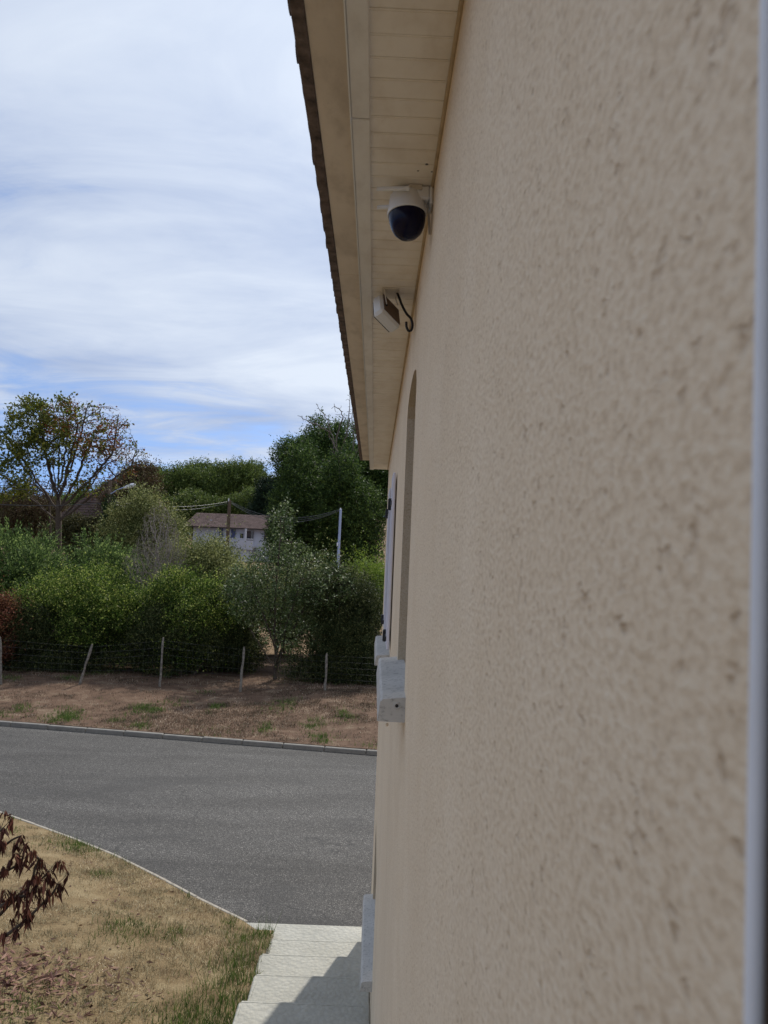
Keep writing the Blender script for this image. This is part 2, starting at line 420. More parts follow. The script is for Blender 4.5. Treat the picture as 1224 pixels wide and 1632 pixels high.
M['conifer'] = leaf_mat('conifer_needles', [(0.0, (0.022, 0.045, 0.014)), (0.5, (0.07, 0.115, 0.034)), (0.85, (0.20, 0.28, 0.08)), (1.0, (0.46, 0.56, 0.18))], 0.55, 0.3)
M['bright'] = leaf_mat('bright_leaf', [(0.0, (0.10, 0.16, 0.025)), (0.6, (0.17, 0.24, 0.035)), (1.0, (0.26, 0.32, 0.06))], 0.5, 0.35)
M['pear'] = leaf_mat('silvery_leaf', [(0.0, (0.025, 0.045, 0.014)), (0.6, (0.08, 0.12, 0.034)), (0.9, (0.22, 0.28, 0.11)), (1.0, (0.42, 0.46, 0.30))], 0.42, 0.3, 0.25)
M['dusty'] = leaf_mat('dusty_leaf', [(0.0, (0.05, 0.065, 0.02)), (0.5, (0.13, 0.15, 0.045)), (1.0, (0.42, 0.42, 0.18))], 0.5, 0.35)
M['copper'] = leaf_mat('copper_leaf', [(0.0, (0.05, 0.018, 0.011)), (0.6, (0.12, 0.045, 0.026)), (1.0, (0.38, 0.17, 0.09))])
M['brownleaf'] = leaf_mat('browned_leaf', [(0.0, (0.05, 0.032, 0.018)), (0.6, (0.095, 0.06, 0.034)), (1.0, (0.11, 0.11, 0.04))])
M['oak'] = leaf_mat('tree_leaf', [(0.0, (0.05, 0.07, 0.012)), (0.6, (0.12, 0.145, 0.026)), (1.0, (0.27, 0.27, 0.05))], 0.5, 0.35)
M['darktree'] = leaf_mat('dark_tree_leaf', [(0.0, (0.018, 0.035, 0.010)), (0.5, (0.042, 0.078, 0.018)), (1.0, (0.15, 0.22, 0.05))], 0.55, 0.3, 0.2)
M['wood'] = leaf_mat('woodland_leaf', [(0.0, (0.03, 0.05, 0.012)), (0.5, (0.075, 0.11, 0.024)), (1.0, (0.20, 0.25, 0.06))], 0.55, 0.3, 0.2)
M['darkfir'] = leaf_mat('dark_fir_needles', [(0.0, (0.010, 0.022, 0.012)), (1.0, (0.025, 0.045, 0.022))], 0.6, 0.1)
M['red'] = leaf_mat('autumn_leaf', [(0.0, (0.14, 0.04, 0.02)), (0.6, (0.24, 0.085, 0.035)), (1.0, (0.28, 0.17, 0.06))], 0.5, 0.3)
M['deadgrey'] = leaf_mat('dry_grey_leaf', [(0.0, (0.08, 0.065, 0.05)), (1.0, (0.26, 0.22, 0.18))], 0.8, 0.2, 0.1)
M['olive'] = leaf_mat('olive_leaf', [(0.0, (0.03, 0.032, 0.014)), (0.6, (0.075, 0.075, 0.03)), (1.0, (0.17, 0.15, 0.06))])
M['ivy'] = leaf_mat('ivy_leaf', [(0.0, (0.018, 0.04, 0.016)), (1.0, (0.05, 0.09, 0.03))])
M['white'] = simple('white_plastic', (0.74, 0.74, 0.72), 0.35, 0.03, 10, s=0.5)
M['cream'] = simple('cream_metal', (0.60, 0.55, 0.47), 0.45, 0.08, 20)
M['shell'] = simple('security_camera_shell', (0.72, 0.73, 0.74), 0.35, 0.03, 10, s=0.5)
M['black'] = simple('black_metal', (0.012, 0.012, 0.013), 0.45, 0.1, 10)
M['panelback'] = simple('panel_and_reveal_shade_brown', (0.14, 0.095, 0.07), 0.6, 0.15, 20)
M['shutter'] = simple('shutter_paint', (0.66, 0.66, 0.74), 0.45, 0.05, 8)
M['polewood'] = simple('pole_wood', (0.12, 0.085, 0.06), 0.9, 0.3, 6, 0.3)
M['polemetal'] = simple('galvanised_pole', (0.34, 0.40, 0.56), 0.45, 0.08, 3, metal=0.2)
M['lamphead'] = simple('lamp_head_grey', (0.72, 0.72, 0.76), 0.4, 0.05, 5)
M['farwall'] = simple('white_house_wall', (0.44, 0.45, 0.51), 0.8, 0.05, 1.5)
M['farroof'] = simple('far_roof_tile', (0.145, 0.10, 0.088), 0.85, 0.35, 1.8, 0.4, 0.2, 10, 0.02)
M['brownroof'] = simple('dark_brown_roof', (0.085, 0.058, 0.052), 0.9, 0.3, 1.5, 0.5, 0.1, 8, 0.03)
M['farshut'] = simple('blue_shutter', (0.05, 0.06, 0.14), 0.5, 0.1)
def glass():
    m, nt, b, o = mat_new('window_glass'); spec(b, 0.05, 0.8); b.inputs['Base Color'].default_value = (0.03, 0.035, 0.045, 1)
    b.inputs['Coat Weight'].default_value = 0.6; b.inputs['Coat Roughness'].default_value = 0.02
    return m
M['glass'] = glass()
def dome():
    m, nt, b, o = mat_new('camera_dome_gloss'); spec(b, 0.2, 0.2); b.inputs['Base Color'].default_value = (0.004, 0.004, 0.022, 1)
    return m
M['dome'] = dome()

# ------------------------------------------------------------------ terrain
GZ = -4.70
def smooth(a, b, x):
    t = np.clip((x-a)/(b-a), 0, 1); return t*t*(3-2*t)
def far_z(X, Y):
    X = np.asarray(X, float); Y = np.asarray(Y, float)
    z = GZ + 1.2*smooth(32, 60, Y) + 1.9*smooth(60, 95, Y) + 3.0*smooth(100, 170, Y) + 5.0*smooth(170, 500, Y)
    z = z + 6.0*smooth(-14, 2, X)*smooth(55, 115, Y)
    return z
# the garden lawn climbs towards the camera alongside the steps
EDGE = [(-1.41, 9.92), (-2.31, 10.64), (-3.49, 11.68), (-4.77, 12.56), (-6.19, 13.44), (-9.2, 15.1), (-14.0, 17.4)]
STEPX = -1.02
def edge_y(X): return np.interp(-np.asarray(X, float), [1.41, 2.31, 3.49, 4.77, 6.19, 9.2, 14.0], [9.92, 10.64, 11.68, 12.56, 13.44, 15.1, 17.4])
def lawn_z(X, Y):
    d = np.maximum(edge_y(X) - np.asarray(Y, float), 0)*0.86
    return GZ + 0.02 + 1.85*(1-np.exp(-d*0.20/1.85*1.15))
def ground_mesh():
    xs = np.concatenate([np.linspace(-900, -120, 14), np.linspace(-110, -30, 17), np.linspace(-28, 20, 49), np.linspace(24, 110, 16), np.linspace(130, 900, 14)])
    ys = np.concatenate([np.linspace(-600, -30, 12), np.linspace(-25, 60, 86), np.linspace(62, 170, 55), np.linspace(180, 1500, 30)])
    Xg, Yg = np.meshgrid(xs, ys); Z = far_z(Xg, Yg) - 0.012
    rng = np.random.default_rng(2)
    Z = Z + (rng.random(Z.shape)-0.5)*0.25*smooth(60, 100, Yg)
    V = np.stack([Xg.ravel(), Yg.ravel(), Z.ravel()], 1)
    nx = len(xs); ny = len(ys)
    i, j = np.meshgrid(np.arange(nx-1), np.arange(ny-1)); a = (j*nx+i).ravel()
    F = np.stack([a, a+1, a+nx+1, a+nx], 1)
    o = link_mesh('ground', np_mesh('ground', V, F, M['field'], True)); tag(o, kind='structure')
ground_mesh()
def kerb_y(X): return 18.20 - 0.154*np.asarray(X, float)     # near face of the far kerb: further off to the left
def sheet(name, x0, x1, y0, y1, nx, ny, zf, mat, keep=None):
    """y0, y1 may be functions of X"""
    xs = np.linspace(x0, x1, nx+1); V = []
    for x in xs:
        a = y0(x) if callable(y0) else y0; b = y1(x) if callable(y1) else y1
        for y in np.linspace(a, b, ny+1): V.append((x, y, float(zf(x, y))))
    F = []
    for i in range(nx):
        for j in range(ny):
            a = i*(ny+1)+j; F.append((a, a+ny+1, a+ny+2, a+1))
    o = link_mesh(name, np_mesh(name, np.array(V), np.array(F), mat, True)); tag(o, kind='structure'); return o
sheet('road', -60, 30, -20, lambda x: float(kerb_y(x)), 30, 8, lambda x, y: GZ, M['asphalt'])
random.seed(3)
def vzf(x, y): return GZ+0.105+(0.05*np.sin(x*0.9)*np.sin(y*0.7)+0.03*np.sin(x*2.3+y))*smooth(0.2, 1.6, y-kerb_y(x))
def verge_h(x, y): return float(vzf(x, y))
sheet('verge', -60, 30, lambda x: float(kerb_y(x))+0.12, 34, 120, 60, verge_h, M['verge'])
lw = sheet('lawn', -14.0, STEPX-0.005, -10, lambda x: float(edge_y(min(x, -1.45)))-0.02 if x < -1.42 else 9.60, 60, 90, lambda x, y: float(lawn_z(x, y)) + (0.02*math.sin(x*3.1)*math.sin(y*2.7) if y < edge_y(x)-0.4 else 0), M['lawn'])

# kerb stones along the far side of the road
kerb = empty('kerb', (0, 18.4, GZ)); tag(kerb, kind='structure')
k_me = MB().box(0, 0.985, 0, 0.13, -0.08, 0.095, bev=0.015).mesh('kerb_stone', M['kerb'])
ang = math.atan(-0.154)
n_k = 0
for i in range(-24, 10):
    x = i*1.0*math.cos(ang)
    o = link_mesh('kerb_stone', k_me, None, kerb)
    o.location = Vector((x, float(kerb_y(x)), GZ+random.uniform(-0.008, 0.008))) - kerb.location
    o.rotation_euler = (0, 0, ang+random.uniform(-0.006, 0.006))
# thin concrete edging of the lawn
border = empty('lawn_edging', (-1.45, 9.72, GZ)); tag(border, kind='structure')
b_me = MB().box(0, 0.992, -0.026, 0.026, -0.15, 0.03, bev=0.008).mesh('edging_stone', M['border'])
pts = [Vector((x, y, 0)) for x, y in EDGE]
d = 0.0; seg = 0; total = sum((pts[i+1]-pts[i]).length for i in range(len(pts)-1))
def along(t):
    for i in range(len(pts)-1):
        L = (pts[i+1]-pts[i]).length
        if t <= L: return pts[i].lerp(pts[i+1], t/L)
        t -= L
    return pts[-1]
for i in range(int(total)):
    a = along(i*1.0); b2 = along(i*1.0+1.0); dv = b2-a
    o = link_mesh('edging_stone', b_me, None, border)
    o.location = Vector((a.x, a.y, GZ+random.uniform(0, 0.008))) - border.location
    o.rotation_euler = (0, 0, math.atan2(dv.y, dv.x)); o.scale = (dv.length, 1, 1)

# ------------------------------------------------------------------ steps beside the facade
SCALE_TO_LENS = 0.79                    # house, security camera and floodlight are later shrunk about the lens by this factor
WX = 0.17                      # plane of the facade, before that scaling
WXM = WX*SCALE_TO_LENS
steps = empty('concrete_steps', (-0.4, 9.7, GZ)); tag(steps, kind='structure')
bounds = [9.90, 9.17, 8.52, 7.82, 7.08, 6.40, 5.70, 5.00, 4.30]
for i in range(len(bounds)-1):
    y1 = bounds[i]; y0 = bounds[i+1]; z = GZ + 0.025 + 0.16*i + (0.0 if i else 0)
    jit = [0.0, 0.02, -0.03, 0.01, -0.02, 0.02, 0, 0][i]
    MB().box(STEPX+jit if i else -1.45, WXM-0.004, y0 if i < len(bounds)-2 else -2.0, y1, -5.4, z, bev=0.012).build('step', M['step'], steps)
    if i > 0:
        MB().box(STEPX+jit+0.02, WXM-0.006, y1-0.004, y1+0.028, z-0.045, z-0.003, bev=0.006).build('nosing', M['step'], steps)

# ------------------------------------------------------------------ the house whose facade fills the right of the picture
house = empty('house', (4.0, 6.0, GZ))
tag(house, 'two storey beige stucco house with arched windows and wide eaves, its facade filling the right', 'house')
HY0, HY1 = -7.0, 12.2
ZT = 1.60
def facade():
    m = MB()
    # openings: y0, y1, z0, zspring, rise
    ops = [(-0.85, 0.342, -1.25, 0.95, 0.0, 0), (3.72, 4.80, -0.665, 0.85, 0.13, 1), (7.05, 8.20, -0.90, 0.62, 0.12, 2), ]
    low = (8.74, 10.50, -4.605, -3.55)
    def quad(y0, y1, z0, z1): m.add([(WX, y0, z0), (WX, y1, z0), (WX, y1, z1), (WX, y0, z1)], [(0, 3, 2, 1)])
    ys = HY0
    def lower(y0, y1, ztop):
        # below ztop, minding the ground floor window
        a, b, c, dd = low
        if y1 <= a or y0 >= b: quad(y0, y1, -6.4, ztop); return
        cuts = sorted({y0, y1, max(y0, a), min(y1, b)})
        for u, v in zip(cuts[:-1], cuts[1:]):
            mid = (u+v)/2
            if a < mid < b: quad(u, v, -6.4, c); quad(u, v, dd, ztop)
            else: quad(u, v, -6.4, ztop)
    for (y0, y1, z0, zs, rise, k) in ops:
        lower(ys, y0, ZT); lower(y0, y1, z0)
        n = 1 if rise == 0 else 16
        for i in range(n):
            ya = y0+(y1-y0)*i/n; yb = y0+(y1-y0)*(i+1)/n
            za = zs + rise*math.sqrt(max(0, 1-(2*i/n-1)**2)) if rise else zs
            zb = zs + rise*math.sqrt(max(0, 1-(2*(i+1)/n-1)**2)) if rise else zs
            m.add([(WX, ya, za), (WX, yb, zb), (WX, yb, ZT), (WX, ya, ZT)], [(0, 3, 2, 1)])
        ys = y1
    lower(ys, HY1, ZT)
    # the other three sides
    m.add([(WX, HY1, -6.4), (8.2, HY1, -6.4), (8.2, HY1, ZT), (WX, HY1, ZT)], [(0, 3, 2, 1)])
    m.add([(WX, HY0, -6.4), (8.2, HY0, -6.4), (8.2, HY0, ZT), (WX, HY0, ZT)], [(0, 1, 2, 3)])
    m.add([(8.2, HY0, -6.4), (8.2, HY1, -6.4), (8.2, HY1, ZT), (8.2, HY0, ZT)], [(0, 1, 2, 3)])
    pk = ZT + 4.0*math.tan(R(18))
    for y in (HY0, HY1): m.add([(WX, y, ZT), (8.2, y, ZT), (4.18, y, pk)], [(0, 1, 2)])
    m.build('facade_wall', M['stucco'], house)
    RD = 0.22
    def reveal(y0, y1, z0, zs, rise, name, mat):
        r = MB()
        top = []
        n = 1 if rise == 0 else 16
        for i in range(n+1): top.append((y0+(y1-y0)*i/n, zs + (rise*math.sqrt(max(0, 1-(2*i/n-1)**2)) if rise else 0)))
        r.add([(WX, y1, z0), (WX+RD, y1, z0), (WX+RD, y1, top[-1][1]), (WX, y1, top[-1][1])], [(0, 1, 2, 3)])
        r.add([(WX, y0, z0), (WX+RD, y0, z0), (WX+RD, y0, top[0][1]), (WX, y0, top[0][1])], [(0, 3, 2, 1)])
        r.add([(WX, y0, z0), (WX+RD, y0, z0), (WX+RD, y1, z0), (WX, y1, z0)], [(0, 3, 2, 1)])
        for (ya, za), (yb, zb) in zip(top[:-1], top[1:]):
            r.add([(WX, ya, za), (WX+RD, ya, za), (WX+RD, yb, zb), (WX, yb, zb)], [(0, 1, 2, 3)], n > 1)
        r.build(name, mat, house)
    for (y0, y1, z0, zs, rise, k) in ops[1:]:
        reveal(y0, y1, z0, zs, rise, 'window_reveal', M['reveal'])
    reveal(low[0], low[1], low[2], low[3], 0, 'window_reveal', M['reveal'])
    return ops, low
OPS, LOW = facade()
# windows set back in the openings
def window(y0, y1, z0, z1, parent=house, x=WX+0.20):
    f = MB(); t = 0.055
    f.box(x-0.02, x+0.04, y0, y1, z0, z0+t); f.box(x-0.02, x+0.04, y0, y1, z1-t, z1)
    f.box(x-0.019, x+0.039, y0, y0+t, z0+t, z1-t); f.box(x-0.019, x+0.039, y1-t, y1, z0+t, z1-t)
    mid = (y0+y1)/2; f.box(x-0.022, x+0.042, mid-0.05, mid+0.05, z0+t, z1-t)
    w = f.build('window', M['white'], parent)
    for a, b in ((y0+t, mid-0.05), (mid+0.05, y1-t)):
        g = MB().box(x+0.005, x+0.018, a, b, z0+t, z1-t).mesh('pane', M['glass'])
        o = bpy.data.objects.new('pane', g); col.objects.link(o); o.parent = w
window(OPS[1][0], OPS[1][1], OPS[1][2]+0.003, OPS[1][3]+0.14)
window(OPS[2][0], OPS[2][1], OPS[2][2]+0.003, OPS[2][3]+0.13)
window(LOW[0], LOW[1], LOW[2]+0.003, LOW[3]-0.003)
# the corner of the opening the photograph is taken from: rounded pale trim, then the reveal, its shade painted in dark brown
y0 = OPS[0][1]
ct = MB(); r_ = 0.0062; arc = [(WX + 0.0002, y0-0.003)] + [(WX+r_*(1-math.cos(t)), y0+0.0045-r_*math.sin(t)) for t in [i*PI/2/8 for i in range(9)]]
vs = []; fs = []
for (x, y) in arc: vs += [(x, y, -1.25), (x, y, 0.95)]
for i in range(len(arc)-1): fs.append((2*i, 2*i+1, 2*i+3, 2*i+2))
ct = MB().add(vs, fs, True)
ct = MB().tube([(WX+0.0026, y0+0.0004, -1.25), (WX+0.0026, y0+0.0004, 0.95)], 0.0041, 16)
ct.build('corner_trim', M['corner'], house)
MB().box(WX+0.0062, WX+0.30, y0, y0+0.02, -1.25, 0.95).build('shade_brown_reveal', M['panelback'], house)
MB().box(WX+0.001, WX+0.30, OPS[0][0]-0.02, OPS[0][0], -1.25, 0.95).build('shade_brown_reveal', M['panelback'], house)
MB().box(WX+0.001, WX+0.30, OPS[0][0], y0, 0.951, 0.97).build('lintel_lining', M['white'], house)
MB().box(WX-0.03, WX+0.30, OPS[0][0]-0.05, y0-0.06, -1.36, -1.251, bev=0.01).build('window_sill', M['sill'], house)
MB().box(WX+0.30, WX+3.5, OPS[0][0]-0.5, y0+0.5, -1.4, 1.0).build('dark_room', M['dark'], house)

# projecting concrete sills
def sill(y0, y1, zt, th, xo, slope=0.012):
    poly = [(WX+0.04, zt+0.004), (xo+0.0, zt-slope), (xo-0.012, zt-slope-0.012), (xo-0.022, zt-th), (WX-0.0, zt-th-0.002), (WX+0.04, zt-th-0.002)]
    o = MB().prism(poly, y0, y1).build('window_sill', M['sill'], house)
    return o
s2 = sill(3.56, 4.96, -0.655, 0.112, 0.066); s2['label'] = 'concrete sill with a drilled plug hole in its near end'
# plug hole in the near end of that sill
pc = at(632.5, 1125, 3.56)
ring = MB().lathe([(0.0095, 0), (0.0135, -0.002), (0.015, 0)], (0, 0, 0), 20)
ring = MB().lathe([(0.008, 0.0), (0.010, 0.0035), (0.0145, 0.0035), (0.016, 0.0)], (pc.x, 3.56, pc.z), 20, Matrix.Rotation(R(90), 3, 'X'))
o = link_mesh('plug_ring', ring.mesh('plug_ring', M['sill'])); o.parent = s2
o = link_mesh('plug_hole', MB().lathe([(0.0, 0.0015), (0.007, 0.0015), (0.008, 0.0)], (pc.x, 3.56, pc.z), 20, Matrix.Rotation(R(90), 3, 'X')).mesh('plug_hole', M['black'])); o.parent = s2
sill(6.80, 8.40, -0.885, 0.10, 0.062)
s4 = sill(8.53, 10.66, -4.60, 0.11, 0.060)
# mortar dab below the near end of the first sill
dc = at(617, 1155, 3.60); MB().box(dc.x-0.007, dc.x+0.006, 3.58, 3.60, dc.z-0.004, dc.z+0.008, bev=0.003).build('mortar_dab', M['stucco'], house)

# shutters of the far upper window, folded open against the wall
def shutter(ya, yb, z0, z1, hinge_y):
    s = MB().box(WX-0.036, WX-0.014, ya, yb, z0, z1, bev=0.004).build('shutter', M['shutter'], house)
    for k in range(5):                                     # vertical boards
        a = ya+(yb-ya)*k/5+0.004; b = ya+(yb-ya)*(k+1)/5-0.004
        o = link_mesh('shutter_board', MB().box(WX-0.040, WX-0.0365, a, b, z0+0.02, z1-0.02).mesh('shutter_board', M['shutter'])); o.parent = s
    for z in (z0+0.09, z1-0.26):
        o = link_mesh('hinge', MB().box(WX-0.050, WX-0.0405, ya+0.01, yb-0.02, z-0.02, z+0.02, bev=0.003).box(WX-0.068, WX-0.005, hinge_y-0.04, hinge_y+0.04, z-0.052, z+0.052, bev=0.008).mesh('hinge', M['black'])); o.parent = s
    return s
shutter(6.62, 7.03, -0.82, 0.70, 6.90)
shutter(8.22, 8.72, -0.82, 0.70, 8.55)

# eaves: soffit boards, trim strip, outer eave board, tiles
ZS = 1.43; XS = -0.055*ZS; XT = -0.095*ZS; GE = 13.1
bprof = [(-0.050, 0.0), (-0.046, 0.0016), (-0.041, 0.0016), (-0.040, 0.0), (0.0465, 0.0), (0.0475, 0.0012), (0.0485, 0.0016), (0.0495, 0.0016)]
vs = []; fs = []
for (y, z) in bprof: vs += [(XS, y, z), (WX+0.01, y, z)]
for (y, z) in [(0.050, 0.009), (-0.050, 0.009)]: vs += [(XS, y, z), (WX+0.01, y, z)]
nb = len(bprof)+2
for i in range(nb):
    j = (i+1) % nb; fs.append((2*i, 2*j, 2*j+1, 2*i+1))
fs.append(tuple(2*i for i in range(nb))[::-1]); fs.append(tuple(2*i+1 for i in range(nb)))
sb_me = MB().add(vs, fs).mesh('soffit_board', M['soffit'])
random.seed(11)
y = -1.5
while y < GE-0.05:
    o = link_mesh('soffit_board', sb_me, None, house, Vector((0, y, ZS+random.uniform(-0.0006, 0.0006))) - house.location)
    y += 0.1
MB().box(XS-0.02, WX+0.2, HY0-0.9, -1.56, ZS, ZS+0.01).build('soffit_panel', M['soffit'], house)
MB().box(XS-0.04, WX+0.30, HY0-0.9, GE, ZS+0.0095, ZS+0.03).build('soffit_backing', M['eave'], house)
MB().box(XS-0.02, WX+0.30, GE-0.048, GE-0.004, ZS-0.004, ZS+0.009, bev=0.002).build('end_trim', M['trim'], house)
yy = HY0-0.9
for yb in (2.45, 6.55, 10.6, GE):
    MB().box(XT, XS+0.004, yy, yb-0.004, ZS-0.014, ZS+0.15, bev=0.003).build('fascia_strip', M['trim'], house)
    MB().box(XT-0.004, XT+0.0, yy, yb-0.006, ZS-0.019, ZS+0.15).build('fascia_lip', M['white'], house); yy = yb+0.004
MB().tube([(WX-0.004, HY0-0.9, ZS-0.004), (WX-0.004, GE-0.06, ZS-0.004)], 0.008, 8).build('wall_seal', M['seal'], house)
# outer eave board, a little higher, then the tile noses
ZE = 1.572; XE = -0.270; XO = -0.318
yy = HY0-0.9
for yb in (1.2, 4.3, 7.4, 10.5, GE):
    MB().box(XE, XT-0.0045, yy, yb-0.002, ZE, ZE+0.018, bev=0.002).build('eave_board', M['eave'], house); yy = yb+0.001
RP = R(18)
roof = MB()
ridge_x = 4.18; zr = ZE+0.06+(ridge_x-XE)*math.tan(RP)
def roof_sheet():
    n = int((GE+0.05-(HY0-0.9))/0.0275); m = MB()
    vs = []; fs = []
    for i in range(n+1):
        y = HY0-0.9 + i*0.0275; w = 0.022*math.cos(2*PI*y/0.22)
        vs += [(XE+0.02, y, ZE+0.075+w), (ridge_x, y, zr+0.02+w), (8.7, y, ZE+0.05+w)]
    for i in range(n):
        a = 3*i; fs += [(a, a+1, a+4, a+3), (a+1, a+2, a+5, a+4)]
    m.add(vs, fs, True); return m.build('roof', M['tile'], house)
roof_sheet()
MB().box(XE-0.0, ridge_x, HY0-0.9, GE, ZE+0.0185, ZE+0.03).build('roof_deck', M['dark'], house)
# one curved nose per tile
tv = []; tf = []
for k in range(9):
    t = PI*k/8; yv = 0.062*math.cos(t); zv = 0.014*math.sin(t)
    tv += [(0, yv, zv), (0.20, yv*0.9, zv+0.065), (0, yv*0.82, zv*0.8-0.004), (0.20, yv*0.75, zv*0.8+0.06)]
for k in range(8):
    a = 4*k; b = a+4
    tf += [(a, b, b+1, a+1), (a+2, a+3, b+3, b+2), (a, a+2, b+2, b), (a+1, b+1, b+3, a+3)]
t_me = MB().add(tv, tf, True).mesh('roof_tile', M['tile'])
pv = MB()
vs = []; fs = []
for k in range(7):
    t = PI*k/6; yv = 0.052*math.cos(t); zv = -0.016*math.sin(t)
    vs += [(0, 0.11+yv, zv+0.012), (0.20, 0.11+yv, zv+0.077), (0, 0.11+yv, zv+0.0), (0.20, 0.11+yv, zv+0.065)]
for k in range(6):
    a = 4*k; b = a+4
    fs += [(a, a+1, b+1, b), (a+2, b+2, b+3, a+3), (a, b, b+2, a+2)]
pan_me = MB().add(vs, fs, True).mesh('roof_tile', M['tile'])
i = 0; y = -3.0
while y < GE-0.15:
    for me_ in (t_me, pan_me):
        o = link_mesh('roof_tile', me_, None, house, Vector((XO+random.uniform(-0.0025, 0.0025), y+random.uniform(-0.004, 0.004), ZE+0.022+random.uniform(-0.003, 0.003))) - house.location)
        o.rotation_euler = (0, 0, random.uniform(-0.03, 0.03))
    y += 0.22
MB().box(XE-0.042, XE, HY0-0.9, GE-0.01, ZE-0.006, ZE+0.014, bev=0.003).build('tile_batten', M['tile'], house)
# old screw holes in the soffit
for (px, py) in ((681, 243), (667, 254.5), (689, 255)):
    Y = ZS*FPX/(881-py); p = at(px, py, Y)
    MB().lathe([(0.0, -0.0012), (0.0045 if px == 681 else 0.003, -0.001), (0.006 if px == 681 else 0.004, 0.0006)], (p.x, p.y, ZS-0.0008), 12).build('screw_hole', M['black'], house)

# ------------------------------------------------------------------ dome security camera
cY = 2.95
cc = at(648.5, 341, cY)
sec = empty('security_camera', (cc.x, cc.y, cc.z)); tag(sec, 'white dome security camera with glossy black dome and two folded antennas under the soffit', 'security camera')
rr = 0.0775
tilt = Matrix.Rotation(R(-3), 3, 'Y') @ Matrix.Rotation(R(-7), 3, 'X')
body = MB().lathe([(0.0, 0.086), (0.045, 0.085), (0.060, 0.080), (0.066, 0.070), (0.069, 0.050), (0.073, 0.02), (rr, 0.0), (rr, -0.006), (rr-0.003, -0.008), (rr-0.007, -0.006), (rr-0.007, 0.02)], cc, 48, tilt)
body.build('camera_body', M['shell'], sec)
d_p = [(rr-0.0055, 0.004), (rr-0.0045, -0.012), (rr-0.007, -0.035), (rr-0.013, -0.058), (rr-0.024, -0.080), (rr-0.040, -0.096), (rr-0.058, -0.104), (0.0, -0.107)]
dm = MB().lathe(d_p, cc, 48, Matrix.Rotation(R(-5), 3, 'Y') @ Matrix.Rotation(R(-6), 3, 'X')); dm.build('dome', M['dome'], sec)
MB().tube([cc+Vector((0, 0, 0.090)), cc+Vector((0.005, 0, 0.104)), cc+Vector((0.03, 0, 0.110)), cc+Vector((0.085, 0, 0.104))], [0.024, 0.024, 0.02, 0.02], 16).build('mount_arm', M['cream'], sec)
mz = at(678, 285, cY)
MB().box(0.085, WX-0.012, cY-0.045, cY+0.045, ZS-0.055, ZS-0.0005, bev=0.008).box(WX-0.014, WX-0.001, cY-0.05, cY+0.05, ZS-0.075, ZS-0.0005, bev=0.005).build('mount_bracket', M['shell'], sec)
MB().box(0.072, 0.125, cY-0.05, cY-0.0455, ZS-0.022, ZS-0.0005, bev=0.002).build('bracket_cap', M['cream'], sec)
for (p0, p1, yo) in (((652, 300), (600.5, 301), -0.085), ((640, 329), (601, 330.5), 0.02)):
    a = at(p0[0], p0[1], cY+yo); b = at(p1[0], p1[1], cY+yo)
    e = a.lerp(b, 0.12)
    o = MB().tube([a, e, e, b], [0.0095, 0.0095, 0.0088, 0.0078], 12).build('antenna', M['shell'], sec)
# drop cable of the camera running back to the wall
MB().tube([cc+Vector((0.045, 0, 0.085)), (cc.x+0.075, cY, cc.z+0.05), (WX-0.012, cY+0.01, cc.z+0.0), (WX-0.006, cY+0.02, cc.z-0.07)], 0.005, 8).build('cable', M['cream'], sec)

# ------------------------------------------------------------------ small floodlight further along
fY = 4.15
fc = at(622, 497, fY)
fl = empty('floodlight', (fc.x, fc.y, fc.z)); tag(fl, 'cream tilted floodlight on a bracket under the soffit with a looped black cable', 'floodlight')
w_f = Vector((0.075, 0.07, -0.05)).normalized(); a_f = Vector((0.01, -0.07, -0.09)); a_f = (a_f-w_f*a_f.dot(w_f)).normalized()
n_f = a_f.cross(w_f); n_f = n_f if n_f.x > 0 else -n_f
Rf = Matrix((n_f, w_f, a_f)).transposed().to_4x4(); fc2 = fc + Vector((-0.006, 0, 0.004))
Mf = Matrix.Translation(fc2) @ Rf
MB().box(-0.055, 0.014, -0.080, 0.078, -0.080, 0.086, Mf, bev=0.014).build('housing', M['white'], fl)
MB().box(0.0144, 0.020, -0.070, 0.068, -0.070, 0.074, Mf, bev=0.003).build('back_panel', M['panelback'], fl)
MB().box(-0.060, -0.0555, -0.066, 0.066, -0.066, 0.072, Mf, bev=0.001).build('lens', M['glass'], fl)
bt = at(608, 459, fY)
q0 = at(612, 463, fY-0.06); q1 = at(616.5, 486, fY-0.06)
def bar(m, a, b, w, t):
    a = Vector(a); b = Vector(b); dz = (b-a); L = dz.length; q = dz.to_track_quat('Z', 'Y').to_matrix().to_4x4()
    return m.box(-w/2, w/2, -t/2, t/2, 0, L, Matrix.Translation(a) @ q, bev=min(w, t)*0.2)
mb = MB(); bar(mb, (q0.x, q0.y, ZS-0.004), q1, 0.022, 0.004)
q2 = at(630, 463, fY+0.07); q3 = at(634, 486, fY+0.07); bar(mb, (q2.x, q2.y, ZS-0.004), q3, 0.022, 0.004)
mb.build('bracket', M['cream'], fl)
MB().box(q0.x-0.012, q2.x+0.02, fY-0.08, fY+0.09, ZS-0.007, ZS-0.0008, bev=0.002).build('mount_plate', M['cream'], fl)
sp_ = at(616, 486, fY-0.064); MB().lathe([(0, 0.004), (0.006, 0.004), (0.0075, 0)], sp_, 12, Matrix.Rotation(R(90), 3, 'X')).build('screw', M['black'], fl)
cp = [at(px, py, fY+dy) for px, py, dy in ((628, 466, 0.02), (632, 465, 0.0), (636, 474, -0.02), (641, 487, -0.03), (648, 500, -0.03), (655, 508, -0.02), (657.5, 518, -0.02), (655.5, 526, -0.02), (651, 527, -0.02), (648, 521, -0.02), (647.5, 513, -0.02))]
